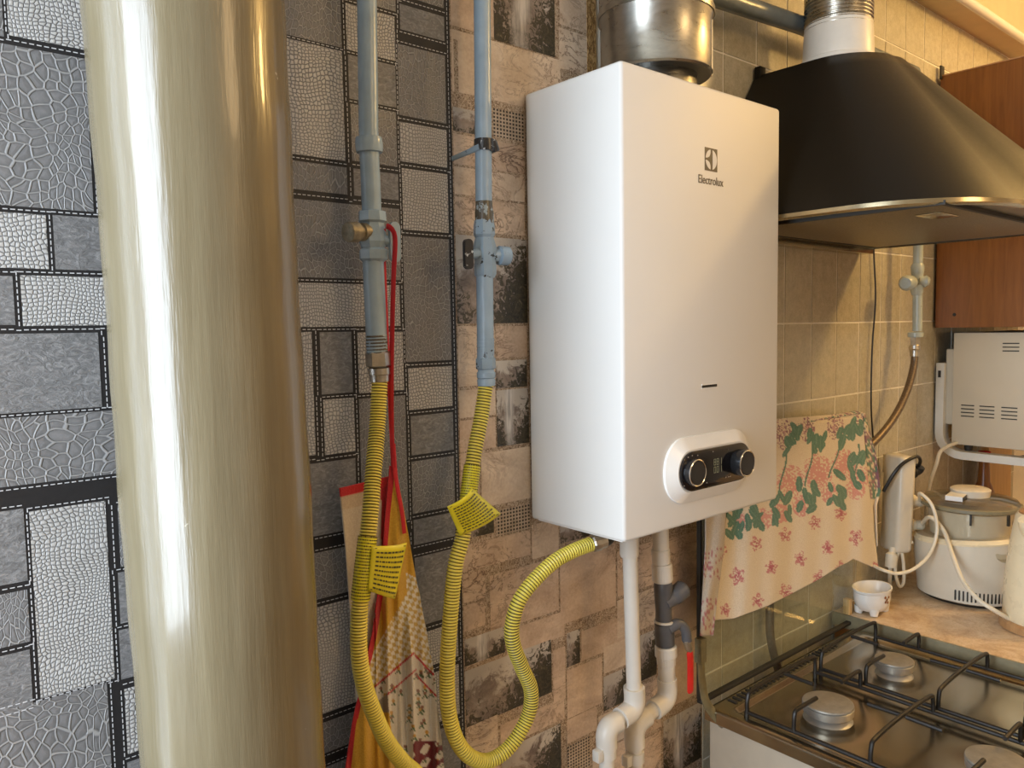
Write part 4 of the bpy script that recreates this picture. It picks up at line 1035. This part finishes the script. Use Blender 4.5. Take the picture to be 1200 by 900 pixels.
def grate(xc):
    g = thing('pan_grate', '', '')
    r = .0033; x0, x1 = xc-.103, xc+.103; y0, y1 = -.525, -.112; zr = SZ+.006
    ob('frame_rod', tube([(x0, y0, zr), (x0, y1, zr)], r, 8), M['grate'], g); ob('frame_rod', tube([(x1, y0, zr), (x1, y1, zr)], r, 8), M['grate'], g)
    for yy in (y1, -.302, y0):
        zt = zr+.030
        ob('cross_rod', tube(spline([(x0, yy, zr), (x0+.002, yy, zt-.008), (x0+.016, yy, zt), (xc, yy+.002, zt+.001), (x1-.016, yy, zt), (x1-.002, yy, zt-.008), (x1, yy, zr)], 5), r, 8), M['grate'], g)
    for yy in (-.190, -.418):
        for xs, sg in ((x0, 1), (x1, -1)):
            ob('prong', tube(spline([(xs, yy, zr), (xs+sg*.001, yy, zr+.024), (xs+sg*.012, yy, zr+.030), (xs+sg*.064, yy, zr+.029)], 5), r, 8), M['grate'], g)
    for ym, sg in ((-.302, 1), (-.302, -1), (y1, -1), (y0, 1)):
        ob('prong', tube([(xc, ym+sg*.003, zr+.030), (xc, ym+sg*.052, zr+.029)], r, 8), M['grate'], g)
    for (xx, yy) in ((x0, y0), (x0, y1), (x1, y0), (x1, y1)):
        ob('foot', prof((xx, yy, zr), (xx, yy, SZ-.0045), [(0, .004), (1, .004)], 8), M['grate'], g)
    return g
ga = grate(.445); tag(ga, 'black wire pan grate over the stove burners nearer the water heater', 'grate', 'wire grates on the stove')
gb = grate(.670); tag(gb, 'black wire pan grate over the stove burners beside the counter', 'grate', 'wire grates on the stove')

# ------------------------------------------------------------------ counter
ct = thing('countertop', 'brown marbled laminate countertop right of the stove', 'countertop')
bbox('worktop', .812, XR-.002, -.60, -.008, .842, .870, .003, M['marble'], ct)
bbox('edge_strip', .8085, .8118, -.60, -.008, .842, .8695, .0, M['counter_edge'], ct)
bs = thing('base_cabinet', 'base cabinet under the brown countertop beside the stove', 'cabinet')
bbox('carcass', .816, XR-.006, -.56, -.01, .002, .841, 0, M['cab'], bs)
for k in range(3):
    a = .818+k*.45; d_ = bbox('door', a, a+.445, -.578, -.5605, .10, .835, .002, M['cab'], bs, 1)
    ob('handle', tube(spline([(a+.40, -.578, .66), (a+.40, -.60, .67), (a+.40, -.60, .75), (a+.40, -.578, .76)], 4), .004, 8), M['chrome'], d_)
o = bbox('wood_block', .808, .820, -.044, -.030, .8705, .902, .001, M['board'], None, 1); tag(o, 'small upright wooden peg at the counter corner by the glass lid', 'peg')

# ------------------------------------------------------------------ dish towel over the raised glass lid
tw = thing('dish_towel', 'cream waffle towel printed with pink flowers and green leaves draped on glass lid', 'towel')
CREAM = (.70, .60, .46); PINK = (.62, .30, .27); DPINK = (.42, .10, .13); GREEN = (.09, .20, .15); PURP = (.26, .13, .17)
rt = random.Random(21)
pinks = [(927, 565, 17), (958, 553, 18), (989, 545, 16), (1010, 560, 12), (915, 600, 12), (940, 592, 12), (973, 578, 11), (1003, 572, 12), (895, 608, 11), (870, 612, 9)]
small = [(886, 637, 8), (920, 627, 8), (955, 613, 8), (985, 602, 8), (904, 665, 8), (938, 655, 8), (970, 642, 8), (1003, 630, 9), (864, 675, 10), (888, 704, 8), (921, 693, 9), (960, 678, 9), (986, 666, 8), (846, 645, 7), (850, 715, 7), (835, 700, 6), (1028, 665, 7), (831, 690, 7), (838, 735, 5)]
leaves = []
for (sx, sy) in ((918, 590), (948, 578), (979, 570), (1008, 548), (888, 600), (860, 606)):
    for k in range(9):
        leaves.append((sx+rt.uniform(-12, 10), sy+rt.uniform(-14, 22), rt.uniform(2.8, 4.4), rt.uniform(6, 10), rt.uniform(-.9, .9)))
for (sx, sy) in ((925, 520), (950, 512), (960, 520), (990, 510), (1004, 500), (930, 505)):
    for k in range(6):
        leaves.append((sx+rt.uniform(-6, 8), sy+rt.uniform(-10, 10), rt.uniform(2.6, 4), rt.uniform(5.5, 9), rt.uniform(-.7, .7)))
purps = [(918, 508, 12, 19), (946, 503, 9, 15), (979, 500, 10, 16), (1007, 495, 6, 11)]
stems = [(921, 525, 915, 575), (952, 520, 945, 570), (984, 515, 973, 560), (1006, 520, 1003, 560)]
def hsh(u, v): 
    q = math.sin(u*12.9898+v*78.233)*43758.5453; return q-math.floor(q)
def towcol(u, v):
    c = CREAM
    for fu, fv, r in pinks:
        d = math.hypot(u-fu, (v-fv)*.85)/r
        if d < 1 and hsh(round(u/1.7), round(v/1.7)) > .12+.5*d*d: c = PINK
    for fu, fv, r in small:
        du, dv = u-fu, v-fv; d = math.hypot(du, dv*.8)/r
        if d < 1:
            a = math.atan2(dv, du); 
            if d < .45+.5*abs(math.sin(a*2.5+fu)) and hsh(round(u/1.3), round(v/1.3)) > .3: c = (.52, .20, .20) if d > .35 else DPINK
    for fu, fv, rx, ry in purps:
        d = math.hypot((u-fu)/rx, (v-fv)/ry)
        if d < 1 and hsh(round(u/1.5)+3, round(v/1.5)) > .35+.3*d: c = PURP if hsh(round(u/2), round(v/2)) > .4 else (.50, .30, .30)
    for x0, y0, x1, y1 in stems:
        t = (v-y0)/(y1-y0)
        if 0 < t < 1 and abs(u-(x0+(x1-x0)*t)-2*math.sin(t*5)) < 1: c = GREEN
    for lx, ly, a, b, th in leaves:
        du, dv = u-lx, v-ly
        if abs(du) < 9 and abs(dv) < 9:
            p = du*math.cos(th)+dv*math.sin(th); q = -du*math.sin(th)+dv*math.cos(th)
            if (p/a)**2+(q/b)**2 < 1: c = GREEN if abs(p) > .5 else (.14, .27, .20)
    return c
def ytow(s, v, u):
    k = min(1, max(0, (v-500)/80))
    f = .0035*math.sin(u*.075+.6)*k + .0022*math.sin(u*.19+v*.012)*k
    f += -.008*k*math.exp(-((u-1012)/12)**2)
    return -.0475-.003*k+f
TL = [(480, 862), (600, 851), (640, 846), (727, 834)]
# front fall (grid over s; top and bottom edges are curves)
nu, nv = 190, 210; V, C = [], []
def topv(u): return pl([(820, 500), (905, 491), (960, 487), (1012, 483)], u)
def botv(u): return pl([(835, 727), (860, 725), (900, 710), (935, 692), (958, 680), (985, 663), (992, 660), (1000, 655), (1031, 668)], u)
for j in range(nv+1):
    t = j/nv
    for i in range(nu+1):
        s = i/nu
        ub = 835+(1030-835)*s; ut = 862+(1011-862)*s
        v0 = topv(ut); v1 = botv(ub); e_ = t**1.25
        u = ut+(ub-ut)*e_; v = v0+(v1-v0)*t
        y = ytow(s, v, u)
        if t < .04: y = -.0475+(.04-t)/.04*.004
        V.append(at(u, v, y=y)); C.append(towcol(u, v))
F = [(j*(nu+1)+i, j*(nu+1)+i+1, (j+1)*(nu+1)+i+1, (j+1)*(nu+1)+i) for j in range(nv) for i in range(nu)]
o = mk('towel_front', V, F, M['towel'], tw, True); ca = o.data.color_attributes.new('Print', 'FLOAT_COLOR', 'POINT')
ca.data.foreach_set('color', [c for q in C for c in (q[0], q[1], q[2], 1)]); md = o.modifiers.new('thick', 'SOLIDIFY'); md.thickness = .0016; md.offset = 1
# top ridge and the rear fall, wider than the front so it shows at both ends
V, C = [], []; nu, nv = 110, 60
for j in range(nv+1):
    t = j/nv
    for i in range(nu+1):
        s = i/nu
        if t < .1:
            x = .405+(.835-.405)*s; a = PI*t/.1; y = -.0385-.0075*math.cos(a)*1.15; z = 1.2735+.0035*math.sin(a)
        else:
            tt = (t-.1)/.9; x = .405+(.835-.405)*s + tt*(-.06*(1-s)+.045*s); y = -.0270+.002*math.sin(s*23)*tt; z = 1.2735-tt*(.20+.10*(1-s)**2-.06*s)
            if s > .9: y += -.0215*min(1, (s-.9)/.1)*tt
        V.append((x, y, z)); h = hsh(round(x*420), round(z*420))
        cc = CREAM
        if z > 1.20 and h > .45: cc = PURP if hsh(round(x*150), round(z*150)) > .5 else GREEN
        elif h > .78: cc = PINK
        C.append(cc)
F = [(j*(nu+1)+i, j*(nu+1)+i+1, (j+1)*(nu+1)+i+1, (j+1)*(nu+1)+i) for j in range(nv) for i in range(nu)]
o = mk('towel_back', V, F, M['towel'], tw, True); ca = o.data.color_attributes.new('Print', 'FLOAT_COLOR', 'POINT')
ca.data.foreach_set('color', [c for q in C for c in (q[0], q[1], q[2], 1)])
md = o.modifiers.new('thick', 'SOLIDIFY'); md.thickness = .0014; md.offset = 0
# two corners that hang out past the front fall
def flap(name, poly_l, poly_r, y, colf, n=24):
    V, C = [], []; rows_ = np.linspace(poly_l[0][0], poly_l[-1][0], 70)
    for v in rows_:
        a, b = pl(poly_l, v), pl(poly_r, v)
        for i in range(n+1):
            s = i/n; u = a+(b-a)*s; V.append(at(u, v, y=y+.003*math.sin(s*6+v*.03))); C.append(colf(u, v))
    F = [(j*(n+1)+i, j*(n+1)+i+1, (j+1)*(n+1)+i+1, (j+1)*(n+1)+i) for j in range(69) for i in range(n)]
    o = mk(name, V, F, M['towel'], tw, True); ca = o.data.color_attributes.new('Print', 'FLOAT_COLOR', 'POINT')
    ca.data.foreach_set('color', [c for q in C for c in (q[0], q[1], q[2], 1)])
    md = o.modifiers.new('thick', 'SOLIDIFY'); md.thickness = .0014
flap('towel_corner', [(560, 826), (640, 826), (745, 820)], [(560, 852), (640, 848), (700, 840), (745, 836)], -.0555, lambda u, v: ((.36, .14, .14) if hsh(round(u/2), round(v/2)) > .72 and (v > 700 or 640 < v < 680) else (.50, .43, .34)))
flap('towel_corner', [(484, 1009), (540, 1013), (592, 1019), (640, 1027)], [(484, 1013), (530, 1026), (575, 1032), (592, 1027), (640, 1028)], -.044, lambda u, v: ((PURP if hsh(round(u/3), round(v/4)) > .45 else GREEN) if hsh(round(u/1.6), round(v/1.6)) > .35 and v < 585 else CREAM))

# ------------------------------------------------------------------ power strip, plugs, cables
ps = thing('power_strip', 'white power strip hanging upright on the tiles beside the towel', 'power strip')
PX, PY, PZ = 1.012, -.046, 1.066
rotz = math.radians(-28)
def psm(o): return o
pr = bbox('strip_housing', -.020, .020, -.030, .030, -.104, .104, .011, M['applw'], ps, 4)
# local frame: +x face carries the sockets
for k in range(3):
    zz = .055-k*.052
    sk = ob('socket', prof((.0195, 0, zz), (.0212, 0, zz), [(0, .0215), (.7, .0215), (.7, .0185), (1, .0185)], 28), M['applw'], pr)
    for yy in (-.0095, .0095): ob('socket_hole', prof((.0205, yy, zz), (.0216, yy, zz), [(0, .0026), (1, .0026)], 10), M['dark'], sk)
ob('mount_lip', merge([box(-.014, .014, .0295, .034, .06, .10)])[:2], M['applw'], pr, False)
bbox('switch', .0195, .0225, -.008, .008, -.097, -.083, .001, M['dark'], pr, 1)
bbox('strip_seam', .0075, .0085, -.0303, .0303, -.095, .095, 0, M['cable'], pr, 1)
ps.location = (PX, PY, PZ); ps.rotation_euler = (0, math.radians(2), rotz)
Mp = Matrix.Translation(ps.location) @ Euler((0, math.radians(2), rotz)).to_matrix().to_4x4()
def pw(x, y, z): return Mp @ Vector((x, y, z))
pc = ob('cord', tube(spline([pw(0, 0, -.102), at(1044, 652, y=-.046), at(1043, 672, y=-.04), at(1040, 700, y=-.03), Vector((.93, -.03, .876))], 6), .0042, 10), M['cable'], ps)
# cord is given in world space: cancel the parent's placement
pc.matrix_parent_inverse = Mp.inverted()
def plug(label, body, cable, m, rc):
    t = thing('power_plug', label, 'plug')
    ob('plug_body', tube(spline(body, 5), [.0125]*3+[.0135]*4+[.0105]*max(0, (len(body)-1)*5+1-7), 14), m, t)
    ob('cord', tube(spline(cable, 10), rc, 10), m, t); return t
b0 = pw(.0235, 0, .056); b0k = pw(.055, -.004, .066)
plug('black plug in the top socket of the white power strip', [pw(.0225, 0, .062), pw(.034, 0, .066), pw(.044, -.002, .070), pw(.046, -.006, .078)],
     [pw(.044, -.004, .078), pw(.034, -.020, .094), pw(.010, -.036, .105), pw(-.022, -.038, .092), pw(-.040, -.034, .070), pw(-.052, -.020, .03)], M['cable_black'], .0036)
plug('white plug in the middle socket with cord looping left under the towel', [pw(.0225, 0, .003), pw(.036, 0, .003), pw(.050, 0, .001), pw(.058, 0, 0)],
     [pw(.056, 0, 0)]+[at(u, v, y=y) for u, v, y in ((1078, 578, -.10), (1092, 592, -.125), (1098, 620, -.135), (1090, 648, -.13), (1072, 666, -.115), (1052, 672, -.095), (1035, 668, -.075), (1018, 660, -.03))], M['cable'], .0034)
plug('white plug in the bottom socket with thick cord falling to the kettle', [pw(.0225, 0, -.049), pw(.036, 0, -.049), pw(.052, 0, -.050), pw(.062, 0, -.051)],
     [pw(.060, 0, -.051)]+[at(u, v, y=y) for u, v, y in ((1090, 606, -.115), (1106, 622, -.14), (1116, 650, -.17), (1128, 680, -.20), (1146, 702, -.235), (1165, 715, -.262))] + [Vector((.985, -.287, .8745))], M['cable'], .0042)
o = ob('appliance_cord', tube(spline([Vector((1.330, -.055, 1.165)), at(1104, 527, y=-.05), at(1097, 545, y=-.045), at(1090, 566, y=-.035), at(1086, 590, y=-.03), at(1083, 640, y=-.03), Vector((1.18, -.03, .874))], 8), .0042, 10), M['cable'])
tag(o, 'white cord dropping from the mini oven bracket behind the steamer', 'cord')
o = ob('electric_wire', tube(spline([Vector((.96, -.006, 1.72)), at(1024, 294, y=-.0085), at(1026, 350, y=-.0085), at(1022, 410, y=-.0085), at(1021, 480, y=-.0085), Vector((.985, -.0085, 1.16))], 8), .0018, 8), M['cable_black'])
tag(o, 'thin dark electric wire running down the tiles left of the stove gas pipe', 'wire')

# ------------------------------------------------------------------ counter items
pt = thing('flower_pot', 'small white footed ceramic pot with red motif on the counter', 'pot')
c = at(1024, 722, z=.87); PX0, PY0 = .900, -.048
def oval(cx_, cy_, rx, ry, z, n=48, wob=0): return [(cx_+rx*math.cos(2*PI*k/n)*(1+wob*math.cos(8*PI*k/n)), cy_+ry*math.sin(2*PI*k/n)*(1+wob*math.cos(8*PI*k/n)), z) for k in range(n)]
PX0, PY0 = .862, -.063
lv = [(.026, .877), (.033, .880), (.040, .890), (.0435, .902), (.0435, .915), (.0465, .918), (.047, .922), (.043, .922), (.039, .915), (.036, .893), (.020, .888)]
ca_, sa_ = math.cos(rotz*0+.0), 0
ob('pot_body', loft([oval(PX0, PY0, r, r*.62+.006, z, wob=.015) for r, z in lv]), M['bezel'], pt)
for (dx, dy) in ((-.024, -.016), (.024, -.016), (-.024, .016), (.024, .016)):
    ob('foot', prof((PX0+dx, PY0+dy, .8708), (PX0+dx*.9, PY0+dy*.9, .884), [(0, .007), (.4, .0085), (1, .011)], 12), M['bezel'], pt)
V, F = [], []
for (dx, dz) in ((0, 0), (.006, .004), (-.005, .005), (.003, -.006), (-.004, -.004)):
    n = len(V); a0 = -1.75
    for (ux, uz) in ((-.0035, 0), (0, -.0035), (.0035, 0), (0, .0035)):
        X = dx+ux; ang = a0+X/.043; V.append((PX0+.0442*math.cos(ang), PY0+(.0442*.62+.0066)*math.sin(ang), .905+dz+uz))
    F.append((n, n+1, n+2, n+3))
mk('painted_motif', V, F, M['cab'], pt)

st_ = thing('food_steamer', 'white electric steamer with clear bowl and dark lid on the counter', 'steamer')
SXc, SYc = 1.105, -.155; n = 56
def sup(cx_, cy_, rx, ry, z, p=.72, tz=0):
    out = []
    for k in range(n):
        a = 2*PI*k/n; cxx, syy = math.cos(a), math.sin(a)
        x = rx*math.copysign(abs(cxx)**p, cxx); y = ry*math.copysign(abs(syy)**p, syy); out.append((cx_+x, cy_+y, z+tz*(y/ry)))
    return out
def sp(r, z, tz=0, p=.9, dx=0, dy=0): return sup(SXc+dx, SYc+dy, r, r, z, p, tz)
ob('base_body', loft([sp(.086, .876), sp(.094, .880), sp(.099, .940), sp(.103, .985, -.008), sp(.103, 1.000, -.010), sp(.097, 1.006, -.010)]), M['applw'], st_)
ob('base_foot', loft([sp(.082, .8706), sp(.086, .8765)]), M['dark'], st_)
ob('base_rim', loft([sp(.1035, .997, -.010), sp(.1050, 1.001, -.010), sp(.099, 1.008, -.010), sp(.096, 1.007, -.010)], False, False), M['kettle'], st_)
ob('steam_bowl', loft([sp(.086, 1.004), sp(.090, 1.028), sp(.092, 1.066)], False, False), M['clear'], st_)
ob('bowl_insert', loft([sp(.072, 1.004), sp(.077, 1.058)]), M['applw'], st_)
ob('lid', loft([oval(SXc, SYc, .090, .090, 1.066, n), oval(SXc, SYc, .093, .093, 1.070, n), oval(SXc, SYc, .086, .086, 1.080, n), oval(SXc, SYc, .06, .06, 1.085, n)]), M['smoke'], st_)
ob('lid_rim', loft([oval(SXc, SYc, .0905, .0905, 1.062, n), oval(SXc, SYc, .095, .095, 1.065, n), oval(SXc, SYc, .095, .095, 1.071, n), oval(SXc, SYc, .0905, .0905, 1.073, n)], False, False), M['counter_edge'], st_)
ob('lid_knob', prof((SXc, SYc, 1.083), (SXc, SYc, 1.101), [(0, .030), (.1, .036), (.85, .038), (1, .034)], 32), M['applw'], st_)
aw = math.radians(235); ob('water_window', prof((SXc+.100*math.cos(aw), SYc+.100*math.sin(aw), .990), (SXc+.1045*math.cos(aw), SYc+.1045*math.sin(aw), .992), [(0, .020), (.8, .020), (1, .017)], 28), M['clear'], st_)
for k in range(13):
    aa = math.radians(186+k*4.2); rr_ = .0965
    o = ob('vent_slot', box(-.0013, .0013, -.003, .001, -.010, .010), M['dark'], st_, False)
    o.location = (SXc+rr_*math.cos(aa), SYc+rr_*math.sin(aa), .896); o.rotation_euler = (0, 0, aa+PI/2)
for aa in (200, 245): 
    a_ = math.radians(aa); o = ob('clip', box(-.002, .002, -.003, .002, -.011, .011), M['dark'], st_, False); o.location = (SXc+.092*math.cos(a_), SYc+.092*math.sin(a_), 1.052); o.rotation_euler = (0, 0, a_+PI/2)
ob('cord', tube(spline([(1.020, -.075, .985), (1.000, -.060, .975), (.985, -.055, .935), (.992, -.06, .893), (1.004, -.065, .900), (1.000, -.065, .945), (.995, -.060, .98)], 8), .0034, 8), M['cable'], st_)
ob('cord_plug', tube(spline([(.985, -.050, .975), (.978, -.050, .955), (.976, -.050, .935)], 4), [.007]*3+[.012]*6, 12), M['cable'], st_)
mb = bbox('matchbox', -.025, .025, -.016, .016, 0, .010, .0005, M['bezel'], None, 1); mb.location = (SXc-.052, SYc+.008, 1.0835); mb.rotation_euler = (0, .0, .15)
tag(mb, 'small matchbox lying on the lid of the food steamer', 'matchbox')
bbox('matchbox_strip', -.0252, .0252, -.0165, -.0159, .001, .009, 0, M['cable_black'], mb, 1)

kt = thing('kettle', 'cream electric kettle on a brown base at the right edge of the counter', 'kettle')
KX, KY = 1.006, -.322
ob('kettle_base', prof((KX, KY, .8704), (KX, KY, .888), [(0, .070), (.1, .074), (.8, .073), (1, .068)], 48), M['cab_edge'], kt)
ob('kettle_body', prof((KX, KY, .887), (KX, KY, 1.090), [(0, .066), (.03, .069), (.3, .068), (.6, .063), (.85, .056), (.97, .052), (1, .048)], 48), M['kettle'], kt)
ob('kettle_lid', prof((KX, KY, 1.086), (KX, KY, 1.108), [(0, .047), (.3, .046), (.6, .034), (.62, .012), (1, .011)], 32), M['cab_edge'], kt)
ob('handle', tube(spline([(KX+.045, KY-.01, 1.085), (KX+.095, KY-.02, 1.09), (KX+.115, KY-.024, 1.03), (KX+.10, KY-.02, .96), (KX+.06, KY-.012, .93)], 8), .011, 12), M['kettle'], kt)
ob('spout', tube(spline([(KX-.035, KY+.012, 1.055), (KX-.054, KY+.018, 1.076), (KX-.064, KY+.022, 1.088)], 5), [.020, .019, .018, .017, .016, .015, .014, .013, .012, .011, .010], 14), M['kettle'], kt)
cbn = ob('chopping_board', loft([[(x, y, z) for x, z in rrect(1.60, 1.02, .17, .27, .02)] for y in (-.035, -.017)]), M['board']); cbn.rotation_euler = (0, 0, 0)
cbn.location = (0, -.02, .0165)
tag(cbn, 'wooden chopping board leaning at the back of the counter below the oven', 'board')
bt_ = thing('sauce_bottle', 'dark reddish bottle standing behind the steamer under the oven', 'bottle')
ob('bottle_body', prof((1.47, -.06, .8705), (1.47, -.06, 1.11), [(0, .026), (.05, .028), (.6, .028), (.75, .014), (.92, .012), (1, .012)], 24), M['cab'], bt_)
ob('bottle_cap', prof((1.47, -.06, 1.108), (1.47, -.06, 1.125), [(0, .014), (1, .0135)], 20), M['apron_red'], bt_)
